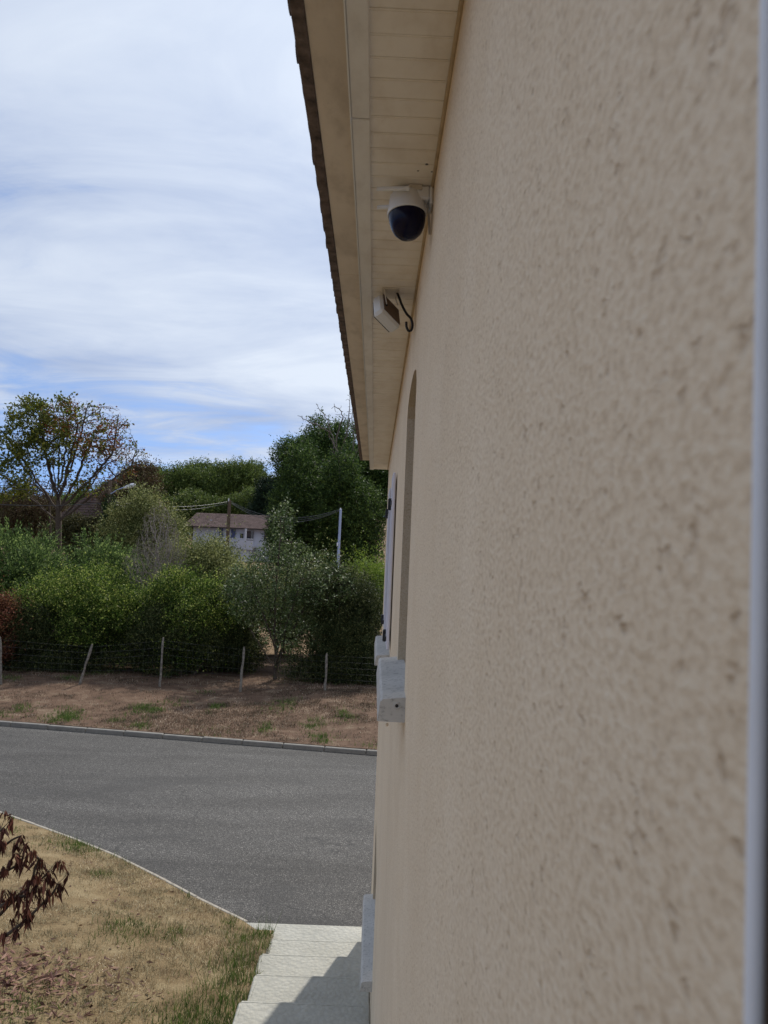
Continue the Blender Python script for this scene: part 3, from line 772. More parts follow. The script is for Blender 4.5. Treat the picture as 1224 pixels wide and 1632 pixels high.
def smooth_pts(p, k=5):
    out = []
    for i in range(len(p)-1):
        p0 = p[max(i-1, 0)]; p1 = p[i]; p2 = p[i+1]; p3 = p[min(i+2, len(p)-1)]
        for j in range(k):
            t = j/k
            out.append(0.5*((2*p1)+(p2-p0)*t+(2*p0-5*p1+4*p2-p3)*t*t+(3*p1-p0-3*p2+p3)*t*t*t))
    out.append(p[-1]); return out
MB().tube(smooth_pts(cp), 0.0068, 8).build('cable', M['black'], fl)

for e_ in (house, sec, fl):
    e_.location = e_.location*SCALE_TO_LENS; e_.scale = (SCALE_TO_LENS, SCALE_TO_LENS, SCALE_TO_LENS)  # shrunk about the lens at the origin: nearer and smaller, same in view

# ------------------------------------------------------------------ foliage machinery
def frames(D, rng):
    """two unit vectors orthogonal to D (n,3)"""
    A = rng.normal(size=D.shape); U = np.cross(D, A); U /= np.linalg.norm(U, axis=1)[:, None]+1e-9
    return U, np.cross(D, U)
def leaf_mesh(P, D, L, W, rng, bias=None):
    """rhombic leaves at P pointing along D; L, W length and width arrays or numbers"""
    n = len(P)
    D = D/(np.linalg.norm(D, axis=1)[:, None]+1e-9)
    U, Vn = frames(D, rng)
    if bias is not None:           # turn blades so that their faces look along the bias
        Bv = np.asarray(bias, float)[None, :] + rng.normal(size=(n, 3))*0.45
        U2 = np.cross(Bv, D); nn = np.linalg.norm(U2, axis=1)[:, None]; U = U2/(nn+1e-9)
        Vn = np.cross(D, U)
    L = np.broadcast_to(L, (n,))[:, None]*(0.65+0.7*rng.random((n, 1))); W = np.broadcast_to(W, (n,))[:, None]*(0.7+0.6*rng.random((n, 1)))
    fold = (rng.random((n, 1))-0.5)*0.5*W
    V = np.empty((n, 4, 3)); V[:, 0] = P; V[:, 1] = P + D*L*0.45 + U*W*0.5 + Vn*fold; V[:, 2] = P + D*L; V[:, 3] = P + D*L*0.45 - U*W*0.5 + Vn*fold
    F = np.arange(n*4).reshape(n, 4)
    return V.reshape(-1, 3), F
def unit(rng, n):
    v = rng.normal(size=(n, 3)); return v/np.linalg.norm(v, axis=1)[:, None]
def lump_foliage(lumps, shoots, per, leaf, seed, shoot_len=0.35, upw=0.5, depth=0.35, wide=0.55, droop=0.0, jit=0.6, along=0.7, disp=0.75, stray=1.5):
    """lumps: (cx,cy,cz,rx,ry,rz). leaves strung on short shoots that leave the surface of the lumps"""
    rng = np.random.default_rng(seed)
    lumps = np.asarray(lumps, float)
    area = (lumps[:, 3]*lumps[:, 4]+lumps[:, 3]*lumps[:, 5]+lumps[:, 4]*lumps[:, 5]); pr = area/area.sum()
    which = rng.choice(len(lumps), shoots, p=pr); Lm = lumps[which]
    u = unit(rng, shoots)
    r = 1-depth*rng.random((shoots, 1))**1.6
    P = Lm[:, :3] + u*Lm[:, 3:]*r
    n = u/Lm[:, 3:]; n /= np.linalg.norm(n, axis=1)[:, None]
    Dr = n + np.array([0, 0, upw]) + rng.normal(size=P.shape)*0.35; Dr /= np.linalg.norm(Dr, axis=1)[:, None]
    SL = shoot_len*(0.4+rng.random((shoots, 1))*1.0 + (rng.random((shoots, 1)) > 0.94)*stray)
    t = rng.random((shoots, per, 1))
    LP = P[:, None, :] + Dr[:, None, :]*SL[:, None, :]*t + rng.normal(size=(shoots, per, 3))*leaf*jit
    LP[:, :, 2] -= droop*(t[:, :, 0]**2)*SL
    LD = Dr[:, None, :]*along + rng.normal(size=(shoots, per, 3))*disp
    LP = LP.reshape(-1, 3); LD = LD.reshape(-1, 3)
    return leaf_mesh(LP, LD, leaf, leaf*wide, rng)
def blob_lumps(c, size, n, seed, flat=0.0):
    """n lumps of unequal size inside the ellipsoid c, size"""
    rng = np.random.default_rng(seed); out = []
    for i in range(n):
        u = unit(rng, 1)[0]*(0.35+0.55*rng.random()**0.6)
        p = np.array(c)+u*np.array(size)
        s = (0.20+0.24*rng.random()**1.5)
        out.append((*p, size[0]*s*1.15, size[1]*s*1.15, size[2]*s))
    out.append((*c, size[0]*0.66, size[1]*0.66, size[2]*0.66))
    return out

def colonize(base, attract, step, infl, kill, init, iters=90, seed=0, jitter=0.15):
    """space colonisation: returns nodes, parent index"""
    rng = random.Random(seed)
    if isinstance(init, tuple): nodes = [Vector(p) for p in init[0]]; par = list(init[1])
    else: nodes = [Vector(p) for p in init]; par = [-1]+list(range(len(init)-1))
    A = np.array(attract, float)
    alive = np.ones(len(A), bool)
    best = np.full(len(A), 1e9); bi = np.zeros(len(A), int)
    def upd(start):
        nonlocal best, bi
        for k in range(start, len(nodes)):
            dd = np.linalg.norm(A-np.array(nodes[k]), axis=1); m_ = dd < best; best[m_] = dd[m_]; bi[m_] = k
    upd(0)
    for it in range(iters):
        ok = alive & (best < infl)
        if not ok.any(): break
        new = {}
        for k in np.unique(bi[ok]):
            pts_ = A[ok & (bi == k)]; p = np.array(nodes[k]); dv = pts_-p
            dv = (dv/(np.linalg.norm(dv, axis=1)[:, None]+1e-9)).sum(0)
            nn = np.linalg.norm(dv)
            if nn < 1e-6: continue
            v = Vector(dv/nn) + Vector((rng.gauss(0, jitter), rng.gauss(0, jitter), rng.gauss(0, jitter)))
            new[k] = nodes[k] + v.normalized()*step
        s0 = len(nodes)
        for k, p in new.items(): nodes.append(p); par.append(int(k))
        if len(nodes) == s0: break
        upd(s0); alive &= best > kill
        if len(nodes) > 6000: break
    return nodes, par
def skeleton_mesh(nodes, par, r_tip, power, r_max, n_side=5, r_base=None):
    n = len(nodes); cnt = np.zeros(n); ch = [[] for _ in range(n)]
    for i in range(1, n): ch[par[i]].append(i)
    rad = np.zeros(n)
    for i in range(n-1, -1, -1):
        rad[i] = r_tip if not ch[i] else min(r_max, sum(rad[c]**power for c in ch[i])**(1/power))
    m = MB()
    # strands: follow the thickest child
    starts = [0]; 
    while starts:
        s = starts.pop(); path = []; rr_ = []
        if par[s] >= 0 and s != 0: path.append(nodes[par[s]]); rr_.append(min(rad[par[s]], rad[s]*1.15))
        k = s
        while True:
            path.append(nodes[k]); rr_.append(rad[k])
            if not ch[k]: break
            c = max(ch[k], key=lambda q: rad[q])
            for o_ in ch[k]:
                if o_ != c: starts.append(o_)
            k = c
        if len(path) > 1: m.tube(path, rr_, n_side if max(rr_) > r_tip*2.5 else 3, caps=False)
    return m, rad, ch
def tip_leaves(nodes, par, rad, thr, per, leaf, seed, spread, mask=None, wide=0.5, hang=0.0):
    rng = np.random.default_rng(seed)
    idx = [i for i in range(1, len(nodes)) if rad[i] <= thr and (mask is None or mask(nodes[i], rng))]
    P = np.array([nodes[i] for i in idx]); Dn = np.array([(nodes[i]-nodes[par[i]]) for i in idx])
    Dn = Dn/(np.linalg.norm(Dn, axis=1)[:, None]+1e-9)
    P = np.repeat(P, per, 0)+rng.normal(size=(len(idx)*per, 3))*spread; Dn = np.repeat(Dn, per, 0)*0.6+rng.normal(size=P.shape)*0.7
    Dn[:, 2] -= hang
    return leaf_mesh(P, Dn, leaf, leaf*wide, rng)
def in_ellipsoids(el_, n, seed, shell=0.0):
    rng = np.random.default_rng(seed); out = []
    el_ = [np.array(e, float) for e in el_]; vol = np.array([e[3]*e[4]*e[5] for e in el_]); vol /= vol.sum()
    for k in rng.choice(len(el_), n, p=vol):
        e = el_[k]; r = (shell + (1-shell)*rng.random())**(1/3)
        out.append(e[:3]+unit(rng, 1)[0]*r*e[3:])
    return out

def add_np(name, VF, mat, parent=None):
    V, F = VF
    o = bpy.data.objects.new(name, np_mesh(name, V, F, mat)); col.objects.link(o)
    if parent is not None: o.parent = parent; o.location = -parent.location
    return o

# ------------------------------------------------------------------ hedge shrubs behind the fence
def shrub(name, label, cat, ell, mats, shoots, per, leaf, seed, group=None, stems=7, base_z=None, nl=14, stem_mat='bark', **kw):
    """ell: (px, py, Y, half width px, half height px, half depth m)"""
    px, py, Y, hw, hh, hd = ell
    c = at(px, py, Y); rx = hw*Y/FPX; rz = hh*Y/FPX
    gz = base_z if base_z is not None else float(far_z(c.x, Y))+0.05
    root = empty(name, (c.x, Y, gz)); tag(root, label, cat, group)
    lm = blob_lumps((c.x, Y, c.z), (rx, hd, rz), nl, seed)
    add_np('foliage', lump_foliage(lm, shoots, per, leaf, seed, **kw), M[mats], root)
    rng = random.Random(seed); m = MB()
    for k in range(stems):
        a = rng.uniform(0, 2*PI); x0 = c.x+rng.uniform(-0.35, 0.35)*rx*0.7; y0_ = Y+rng.uniform(-0.3, 0.3)*hd
        x1 = c.x+rng.uniform(-0.75, 0.75)*rx; y1_ = Y+rng.uniform(-0.6, 0.6)*hd; z1 = c.z+rz*rng.uniform(0.1, 0.6)
        mid = Vector(((x0*0.6+x1*0.4)+rng.uniform(-0.1, 0.1), (y0_+y1_)/2, (gz+z1)/2))
        r0 = 0.025+0.012*rx
        m.tube([(x0, y0_, gz-0.1), mid, (x1, y1_, z1)], [r0, r0*0.7, r0*0.3], 6, caps=False)
    m.build('stems', M[stem_mat], root)
    return root
G_H = 'clipped shrubs of the hedge behind the wire fence'
# front row, Y 27-30
hk = dict(shoot_len=0.42, upw=0.8, depth=0.5, jit=0.9, stray=2.3)
dk = dict(shoot_len=0.36, upw=0.3, depth=0.7, jit=0.9)
shrub('hedge_shrub', 'copper brown shrub at the left edge, in front of the conifers', 'shrub', (-8, 1003, 27.0, 32, 56, 0.9), 'copper', 2600, 13, 0.07, 21, G_H, nl=10, **hk)
shrub('hedge_shrub', 'yellow green hedge shrub beside the copper shrub, left of the leaning stake', 'shrub', (62, 992, 28.9, 62, 70, 1.4), 'hedge', 4200, 14, 0.072, 22, G_H, nl=22, **hk)
shrub('hedge_shrub', 'yellow green hedge shrub directly behind the leaning stake', 'shrub', (150, 984, 28.5, 68, 74, 1.5), 'hedge', 4600, 14, 0.072, 61, G_H, nl=24, **hk)
shrub('hedge_shrub', 'low green hedge shrub below the grey dead shrub', 'shrub', (232, 1004, 28.8, 50, 62, 1.3), 'hedge', 3400, 14, 0.072, 62, G_H, nl=20, **hk)
shrub('hedge_shrub', 'bright green hedge shrub between the grey dead shrub and the silvery tree', 'shrub', (312, 982, 28.4, 70, 82, 1.5), 'hedge', 5200, 14, 0.072, 23, G_H, nl=24, **hk)
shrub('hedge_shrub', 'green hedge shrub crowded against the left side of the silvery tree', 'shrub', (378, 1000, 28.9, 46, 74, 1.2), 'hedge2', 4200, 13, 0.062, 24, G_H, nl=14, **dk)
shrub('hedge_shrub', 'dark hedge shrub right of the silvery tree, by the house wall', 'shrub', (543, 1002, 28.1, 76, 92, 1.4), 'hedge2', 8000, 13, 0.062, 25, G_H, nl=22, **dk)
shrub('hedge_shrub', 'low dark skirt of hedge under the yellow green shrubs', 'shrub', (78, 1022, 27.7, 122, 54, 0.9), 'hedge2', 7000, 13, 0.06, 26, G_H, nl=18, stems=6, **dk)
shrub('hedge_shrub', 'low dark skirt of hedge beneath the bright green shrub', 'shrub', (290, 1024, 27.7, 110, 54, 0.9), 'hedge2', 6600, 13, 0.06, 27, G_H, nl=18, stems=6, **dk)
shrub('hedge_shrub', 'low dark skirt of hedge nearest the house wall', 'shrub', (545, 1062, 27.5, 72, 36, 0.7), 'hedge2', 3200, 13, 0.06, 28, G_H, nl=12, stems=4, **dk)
# second row
G_C = 'spiky conifers behind the hedge'
kw = dict(shoot_len=0.55, upw=0.1, wide=0.30, depth=0.3, droop=-0.25, jit=0.3, along=1.0, disp=0.4, stray=0.8)
shrub('conifer_shrub', 'large spreading conifer at the left edge behind the copper shrub', 'conifer', (25, 935, 33.0, 92, 74, 2.2), 'conifer', 3400, 26, 0.13, 31, G_C, nl=30, **kw)
shrub('conifer_shrub', 'spreading conifer below the ivy covered lamp pole', 'conifer', (160, 925, 34.0, 60, 58, 1.8), 'conifer', 2300, 26, 0.13, 32, G_C, nl=26, **kw)
lk = dict(shoot_len=0.75, upw=0.9, depth=0.55, jit=0.9)
shrub('leafy_bush', 'dusty green bush below the far white house', 'bush', (322, 936, 35.0, 72, 62, 1.8), 'dusty', 4800, 13, 0.085, 33, nl=20, **lk)
shrub('leafy_bush', 'tall dusty bush with yellow leaves left of the far house roof', 'bush', (238, 868, 42.0, 54, 78, 2.0), 'dusty', 4600, 13, 0.10, 34, nl=20, **lk)
shrub('leafy_bush', 'bright yellow green bush touching the house corner below the field', 'bush', (596, 955, 33.0, 38, 52, 1.4), 'bright', 3600, 13, 0.08, 35, nl=12, **lk)
shrub('leafy_bush', 'dusty green bush between the silvery tree and the metal pole', 'bush', (505, 955, 32.0, 60, 46, 1.4), 'dusty', 3800, 13, 0.075, 36, nl=16, **lk)
shrub('leafy_bush', 'green bush filling the gap left of the silvery tree top', 'bush', (395, 950, 33.0, 48, 50, 1.4), 'dusty', 3000, 13, 0.075, 37, nl=12, **lk)
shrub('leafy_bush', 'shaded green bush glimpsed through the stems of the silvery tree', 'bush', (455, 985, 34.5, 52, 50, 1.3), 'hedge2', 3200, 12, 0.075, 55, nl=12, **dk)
# browned thicket under the big tree
shrub('thicket', 'browned thicket under the big tree at the left edge', 'thicket', (35, 825, 62.0, 88, 48, 3.0), 'brownleaf', 4600, 12, 0.13, 38, nl=16, shoot_len=0.7, stems=10)
shrub('thicket', 'low dark olive thicket between the big tree trunk and the lamp pole', 'thicket', (140, 862, 54.0, 52, 34, 2.0), 'olive', 3600, 12, 0.12, 40, nl=16, shoot_len=0.7, stems=6)
shrub('thicket', 'reddish brown thicket right of the lamp pole, behind the lamp head', 'thicket', (215, 800, 55.0, 38, 48, 2.0), 'brownleaf', 4600, 12, 0.13, 39, nl=16, shoot_len=0.7, stems=10)

# ------------------------------------------------------------------ trees
def tree(name, label, cat, base, ell, n_att, step, kill, infl, seed, leaf_sets, bark='bark', r_tip=0.008, power=2.3, r_max=0.3, trunk=None, iters=90, jitter=0.15, group=None, shell=0.0, gap=0.0):
    root = empty(name, base); tag(root, label, cat, group)
    A = in_ellipsoids(ell, n_att, seed, shell)
    if gap: A = [p for p in A if math.sin(p[0]*2.1+seed)*math.sin(p[1]*1.7)*math.sin(p[2]*2.6+1) + 0.5*math.sin(p[0]*5.3+p[2]*4.1) < gap]
    nodes, par = colonize(base, A, step, infl, kill, trunk or [base, Vector(base)+Vector((0, 0, step))], iters, seed, jitter)
    m, rad, ch = skeleton_mesh(nodes, par, r_tip, power, r_max)
    m.build('trunk', M[bark], root)
    for (nm, mt, thr, per, leaf, spread, mask, wide, hang) in leaf_sets:
        add_np(nm, tip_leaves(nodes, par, rad, thr, per, leaf, seed+7, spread, mask, wide, hang), M[mt], root)
    return root
def E(px, py, Y, hw, hh, hd): c = at(px, py, Y); return (c.x, c.y, c.z, hw*Y/FPX, hd, hh*Y/FPX)
# big half-bare tree on the left
Yb = 45.0
bb = at(92, 905, Yb); bz = float(far_z(bb.x, Yb)); base = Vector((bb.x, Yb, bz))
tr = [base, base.lerp(at(92, 870, Yb), 0.5)] + [at(93, y, Yb) for y in (870, 850, 832, 815, 800)]
tp_ = [-1]+list(range(len(tr)-1)); rr0 = random.Random(31)
def limb(start, tgt, dy, n, bow):
    s0 = tr[start]; e0 = at(tgt[0], tgt[1], Yb+dy); k = start
    for i in range(1, n+1):
        t = i/n; p = s0.lerp(e0, t); p.x += bow*math.sin(PI*t)*0.6; p.z += 0.35*math.sin(PI*t)*abs(bow)
        p += Vector((rr0.gauss(0, 0.035), rr0.gauss(0, 0.035), 0)); tr.append(p); tp_.append(k); k = len(tr)-1
for (st, tg, dy, n, bow) in ((5, (20, 700), 0.9, 20, -0.35), (4, (10, 760), 0.3, 18, -0.2), (6, (60, 650), 0.0, 22, -0.2), (6, (140, 645), 0.4, 22, 0.2), (4, (205, 745), 0.2, 22, 0.15), (6, (112, 650), -0.2, 22, 0.05), (6, (70, 700), -0.8, 16, -0.25), (6, (98, 680), 0.5, 18, -0.1), (6, (124, 676), -0.5, 18, 0.15), (5, (150, 690), 0.6, 18, 0.3), (5, (38, 742), 0.4, 16, -0.4),
                         (5, (178, 725), -0.6, 20, 0.3), (4, (160, 752), 0.9, 16, 0.25), (4, (42, 782), -0.7, 12, -0.2), (6, (110, 720), 1.5, 12, 0.1), (6, (84, 724), -1.6, 12, -0.1)):
    limb(st, tg, dy, n, bow)
full = lambda p, rng: True
def px_of(p):
    c = ROT.inverted() @ p; return (CX+FPX*c.x/-c.z, CY-FPX*c.y/-c.z)
def green_mask(p, rng):
    x, y = px_of(p)
    if y > 806: return rng.random() < 0.10
    q = 1.0 if x < 75 else (0.5 if x < 120 else (0.2 if x < 165 else 0.05))
    return rng.random() < q*max(0.1, 0.75+0.8*math.sin(x*0.13+1)*math.sin(y*0.12))
def red_mask(p, rng):
    x, y = px_of(p)
    if y > 792: return rng.random() < 0.05
    hot = (abs(x-150) < 28 and abs(y-715) < 22) or (abs(x-95) < 28 and abs(y-668) < 28) or (abs(x-175) < 20 and abs(y-690) < 24)
    return rng.random() < (0.45 if hot else (0.10 if x > 110 else 0.0))
tree('big_tree', 'tall half bare spreading tree with green and rusty leaves at left', 'tree', base,
     [E(52, 672, Yb, 40, 42, 2.0), E(26, 718, Yb, 42, 36, 1.8), E(85, 705, Yb, 40, 44, 2.0), E(112, 682, Yb, 50, 54, 2.4), E(162, 696, Yb, 48, 54, 2.3), E(192, 730, Yb, 38, 38, 1.8), E(18, 770, Yb, 44, 28, 1.6), E(150, 770, Yb, 56, 26, 1.8)], 7000, 0.165, 0.18, 3.2, 5,
     [('green_foliage', 'oak', 0.016, 5, 0.19, 0.12, green_mask, 0.6, 0.1), ('rusty_foliage', 'red', 0.018, 3, 0.15, 0.10, red_mask, 0.6, 0.1)],
     trunk=(tr, tp_), r_tip=0.0085, power=2.5, r_max=0.26, jitter=0.12, iters=60, gap=0.62)
tree('thin_tree', 'thin dark trunked tree just left of the big tree trunk', 'tree', Vector((at(80, 900, 48).x, 48, float(far_z(0, 48)))),
     [E(62, 772, 48, 55, 22, 2.0)], 260, 0.25, 0.42, 3.5, 8, [('foliage', 'brownleaf', 0.03, 3, 0.15, 0.15, full, 0.6, 0.1)],
     trunk=[Vector((at(80, 900, 48).x, 48, float(far_z(0, 48)))), at(80, 870, 48), at(80, 845, 48), at(79, 820, 48), at(78, 800, 48)], r_tip=0.012, r_max=0.15)
# silvery leaved multi stemmed tree growing in the hedge line
Yp = 27.3
pb = at(438, 1086, Yp); base = Vector((pb.x, Yp, GZ+0.08))
st_n = [base, base+Vector((0, 0, 0.25))]; st_p = [-1, 0]; rr0 = random.Random(8)
for k, tg in enumerate(((400, 930), (425, 900), (447, 860), (458, 880), (480, 915), (512, 930), (430, 960), (470, 960), (388, 985), (500, 985))):
    e0 = at(tg[0], tg[1], Yp+rr0.uniform(-0.7, 0.7)); pk = 1; n_ = 22; s0 = st_n[1]
    for i in range(1, n_+1):
        t = i/n_; p = s0.lerp(e0, t); p.x = s0.x + (e0.x-s0.x)*t**1.35 + rr0.gauss(0, 0.012) + 0.05*math.sin(t*5+k); p.y = s0.y+(e0.y-s0.y)*t + 0.02*math.sin(t*7+k)
        p.x += 0.06*math.cos(k*1.9)*min(1, t*4); st_n.append(p); st_p.append(pk); pk = len(st_n)-1
pear_root = tree('silvery_tree', 'multi stemmed silvery leaved tree growing in the gap of the hedge', 'tree', base,
     [E(450, 925, Yp, 66, 70, 1.2), E(452, 835, Yp, 24, 46, 0.6), E(505, 935, Yp, 66, 38, 1.1), E(400, 945, Yp, 44, 55, 1.0), E(515, 890, Yp, 28, 14, 0.5), E(470, 1005, Yp, 60, 36, 0.9)], 3000, 0.10, 0.13, 1.6, 12,
     [('foliage', 'pear', 0.0085, 7, 0.085, 0.09, lambda p, rng: rng.random() < 0.9, 0.55, 0.15)],
     trunk=(st_n, st_p), r_tip=0.0035, power=2.15, r_max=0.075, jitter=0.18, bark='bark', iters=50)
# grey dead shrub
Yd = 31.0
gb = at(250, 990, Yd); base = Vector((gb.x, Yd, GZ+0.05))
tree('dead_shrub', 'grey leafless shrub standing above the hedge', 'shrub', base,
     [E(252, 870, Yd, 34, 66, 0.9), E(228, 900, Yd, 28, 40, 0.8), E(262, 905, Yd, 26, 50, 0.8), E(280, 900, Yd, 20, 40, 0.6), E(212, 905, Yd, 18, 30, 0.6)], 3800, 0.085, 0.10, 1.8, 15,
     [('dry_foliage', 'deadgrey', 0.008, 2, 0.06, 0.06, lambda p, rng: rng.random() < 0.8, 0.5, 0.2)],
     trunk=[base, base+Vector((0, 0, 0.5)), base+Vector((0.03, 0, 1.0)), base+Vector((0, 0, 1.5))], r_tip=0.0045, power=2.2, r_max=0.07, bark='graybark', jitter=0.2)

# dense far trees: crowns of lumps, leaf meshes on short shoots
def dense_tree(name, label, ell, mt, shoots, per, leaf, seed, nl=22, group=None, sl=0.9, trunk_w=0.3):
    px, py, Y, hw, hh, hd = ell
    c = at(px, py, Y); rx = hw*Y/FPX; rz = hh*Y/FPX; gz = float(far_z(c.x, Y))
    root = empty(name, (c.x, Y, gz)); tag(root, label, 'tree', group)
    lm = blob_lumps((c.x, Y, c.z), (rx, hd, rz), nl, seed)
    add_np('crown', lump_foliage(lm, shoots, per, leaf, seed, shoot_len=sl, upw=0.4, depth=0.3, stray=0.3), M[mt], root)
    m = MB(); m.tube([(c.x, Y, gz-0.3), (c.x+0.1, Y, (gz+c.z)/2), (c.x, Y, c.z+rz*0.3)], [trunk_w, trunk_w*0.75, trunk_w*0.3], 8, caps=False)
    rng = random.Random(seed)
    for k in range(5):
        l = lm[rng.randrange(len(lm)-1)]; s = (c.x, Y, (gz+c.z)/2+rng.uniform(0, 0.2)*rz)
        m.tube([s, ((s[0]+l[0])/2, (s[1]+l[1])/2, (s[2]+l[2])/2+0.2), l[:3]], [trunk_w*0.5, trunk_w*0.3, trunk_w*0.1], 6, caps=False)
    m.build('trunk', M['bark'], root)
    return root
G_D = 'dark trees behind the metal pole'
dense_tree('dark_tree', 'dark tree rising highest behind the dead branches', (532, 712, 66, 36, 40, 2.6), 'darktree', 1500, 16, 0.17, 41, 16, G_D)
dense_tree('dark_tree', 'dark tree forming the left shoulder against the sky, right of the fir', (482, 742, 65, 36, 42, 2.8), 'darktree', 2200, 16, 0.17, 57, 18, G_D)
dense_tree('dark_tree', 'dark tree between the dead branches and the eaves', (578, 745, 65, 34, 40, 2.6), 'darktree', 1900, 16, 0.17, 58, 16, G_D)
dense_tree('dark_tree', 'broad dark tree behind the top of the silvery tree', (490, 815, 62, 50, 84, 3.6), 'darktree', 5600, 15, 0.16, 42, 28, G_D)
dense_tree('dark_tree', 'broad dark tree directly behind the metal pole', (546, 822, 59, 50, 90, 3.6), 'darktree', 6200, 15, 0.16, 43, 30, G_D)
dense_tree('dark_tree', 'dark tree partly hidden by the corner of the house', (622, 775, 64, 40, 54, 3.2), 'darktree', 3600, 15, 0.17, 44, 20, G_D)
dense_tree('dark_tree', 'low dark tree between the silvery tree and the far house', (462, 860, 64, 26, 60, 2.4), 'darktree', 3000, 15, 0.16, 45, 16, G_D)
dense_tree('fir_tree', 'almost black fir against the sky right of the far house', (428, 812, 106, 20, 52, 2.6), 'darkfir', 3600, 12, 0.24, 46, 12, None)
# bare dead limbs above the dark tree
Yx = 56.5
db = at(541, 800, Yx); base = Vector((db.x, Yx, float(far_z(db.x, Yx))))
tn = [base] + [at(541, y, Yx) for y in (900, 850, 800, 770, 750, 735)]; tpp = [-1]+list(range(6)); rr0 = random.Random(2)
for (st, path) in ((6, ((543, 720), (550, 700), (556, 680), (558, 655), (556, 632))), (6, ((530, 715), (531, 695), (524, 672), (512, 655), (503, 643))), (5, ((552, 735), (562, 716), (564, 690), (560, 668), (563, 648))),
                   (6, ((528, 700), (518, 684), (502, 676), (488, 668), (474, 662))), (5, ((560, 742), (566, 728), (568, 715))), (6, ((536, 700), (541, 676), (548, 664), (540, 650), (533, 648)))):
    k = st
    for (px, py) in path:
        e0 = at(px, py, Yx+rr0.uniform(-0.5, 0.5)); s0 = tn[k]
        for i in (1, 2, 3): p = s0.lerp(e0, i/3)+Vector((rr0.gauss(0, 0.05), 0, rr0.gauss(0, 0.05))); tn.append(p); tpp.append(k); k = len(tn)-1
tree('dead_tree', 'bare dead tree whose pale limbs stick out above the dark trees', 'tree', base,
     [E(500, 672, Yx, 26, 14, 0.8), E(520, 660, Yx, 24, 20, 0.8), E(553, 665, Yx, 16, 40, 1.0), E(545, 650, Yx, 20, 18, 1.0)], 170, 0.22, 0.42, 2.2, 51, [],
     trunk=(tn, tpp), r_tip=0.016, power=2.3, r_max=0.16, bark='deadbark', jitter=0.25, iters=25)
# woodland on the ridge, each crown a tree of its own
random.seed(77)
wspots = [(232, 792, 118, 42, 38, 'green wood tree just right of the lamp head'), (262, 785, 126, 36, 34, 'green wood tree on the skyline between the lamp and the far roof'),
          (292, 788, 120, 38, 40, 'green wood tree on the skyline above the left end of the far roof'), (322, 782, 128, 40, 36, 'green wood tree on the skyline above the middle of the far roof'),
          (352, 786, 122, 38, 42, 'green wood tree on the skyline straight above the wooden utility pole'), (380, 772, 124, 40, 34, 'tallest wood tree on the skyline, right of the utility pole top'),
          (404, 782, 128, 30, 34, 'wood tree on the skyline next to the black fir'), (205, 802, 124, 40, 34, 'wood tree showing behind the lamp arm'),
          (160, 814, 128, 44, 30, 'low wood tree behind the trunk side of the lamp pole'), (110, 822, 132, 46, 28, 'low wood tree seen through the big bare tree'),
          (60, 826, 130, 46, 28, 'low wood tree left of the big tree trunk'), (10, 824, 128, 46, 28, 'low wood tree at the left edge of the picture'),
          (310, 822, 112, 46, 30, 'shaded wood tree behind the far house roof, left part'), (392, 815, 112, 36, 34, 'shaded wood tree behind the far house roof, right part'),
          (255, 826, 112, 46, 32, 'shaded wood tree between the dusty bush and the far house')]
protos = []
for k in range(3):
    lm = blob_lumps((0, 0, 0), (4.0, 4.0, 3.5), 24, 200+k)
    cm = np_mesh('crown', *lump_foliage(lm, 3400, 13, 0.27, 210+k, shoot_len=1.2, upw=0.5, depth=0.3, stray=0.3), M['wood'])
    m = MB(); m.tube([(0, 0, -9), (0.1, 0, -3), (0, 0, 1.5)], [0.32, 0.25, 0.08], 8, caps=False)
    for q in range(4): l = lm[q]; m.tube([(0.05, 0, -4), l[:3]], [0.16, 0.04], 6, caps=False)
    protos.append((cm, m.mesh('trunk', M['bark'])))
for i, (px, py, Y, hw, hh, lab) in enumerate(wspots):
    c = at(px, py, Y); gz = float(far_z(c.x, Y)); root = empty('woodland_tree', (c.x, Y, gz)); tag(root, lab, 'tree', 'trees of the wood on the ridge')
    sx = hw*Y/FPX/4.0; sz = hh*Y/FPX/3.5; rzz = random.uniform(0, 6.28)
    for nm, me_ in zip(('crown', 'trunk'), protos[i % 3]):
        o = bpy.data.objects.new(nm, me_); col.objects.link(o); o.parent = root; o.location = (0, 0, c.z-gz); o.rotation_euler = (0, 0, rzz); o.scale = (sx, sx, sz)

# ------------------------------------------------------------------ dead red-leaved shrub at the left edge, close by
Yr = 5.4
rb = Vector((at(-130, 1560, Yr).x, Yr, 0)); rb.z = float(lawn_z(rb.x, Yr))
rs = empty('dead_leaved_shrub', rb); tag(rs, 'small shrub with hanging dead dark red leaves at the left edge of the lawn', 'shrub')
rng = random.Random(9)
br = MB(); tips = []
mains = [[(-130, 1640), (-95, 1560), (-40, 1520), (0, 1497), (32, 1474), (52, 1456), (68, 1440), (84, 1424), (92, 1408)],
         [(-130, 1640), (-110, 1500), (-60, 1470), (0, 1445), (24, 1431), (48, 1425), (64, 1404), (78, 1388)],
         [(-130, 1640), (-110, 1480), (-70, 1410), (-20, 1398), (14, 1386), (34, 1372), (40, 1345)],
         [(-130, 1640), (-120, 1470), (-80, 1380), (-30, 1360), (0, 1352), (20, 1338), (34, 1332)],
         [(-130, 1640), (-100, 1520), (-50, 1490), (-5, 1462), (25, 1430), (45, 1415), (56, 1386), (62, 1367)],
         [(-130, 1640), (-120, 1450), (-90, 1370), (-40, 1335), (-10, 1330), (6, 1320)]]
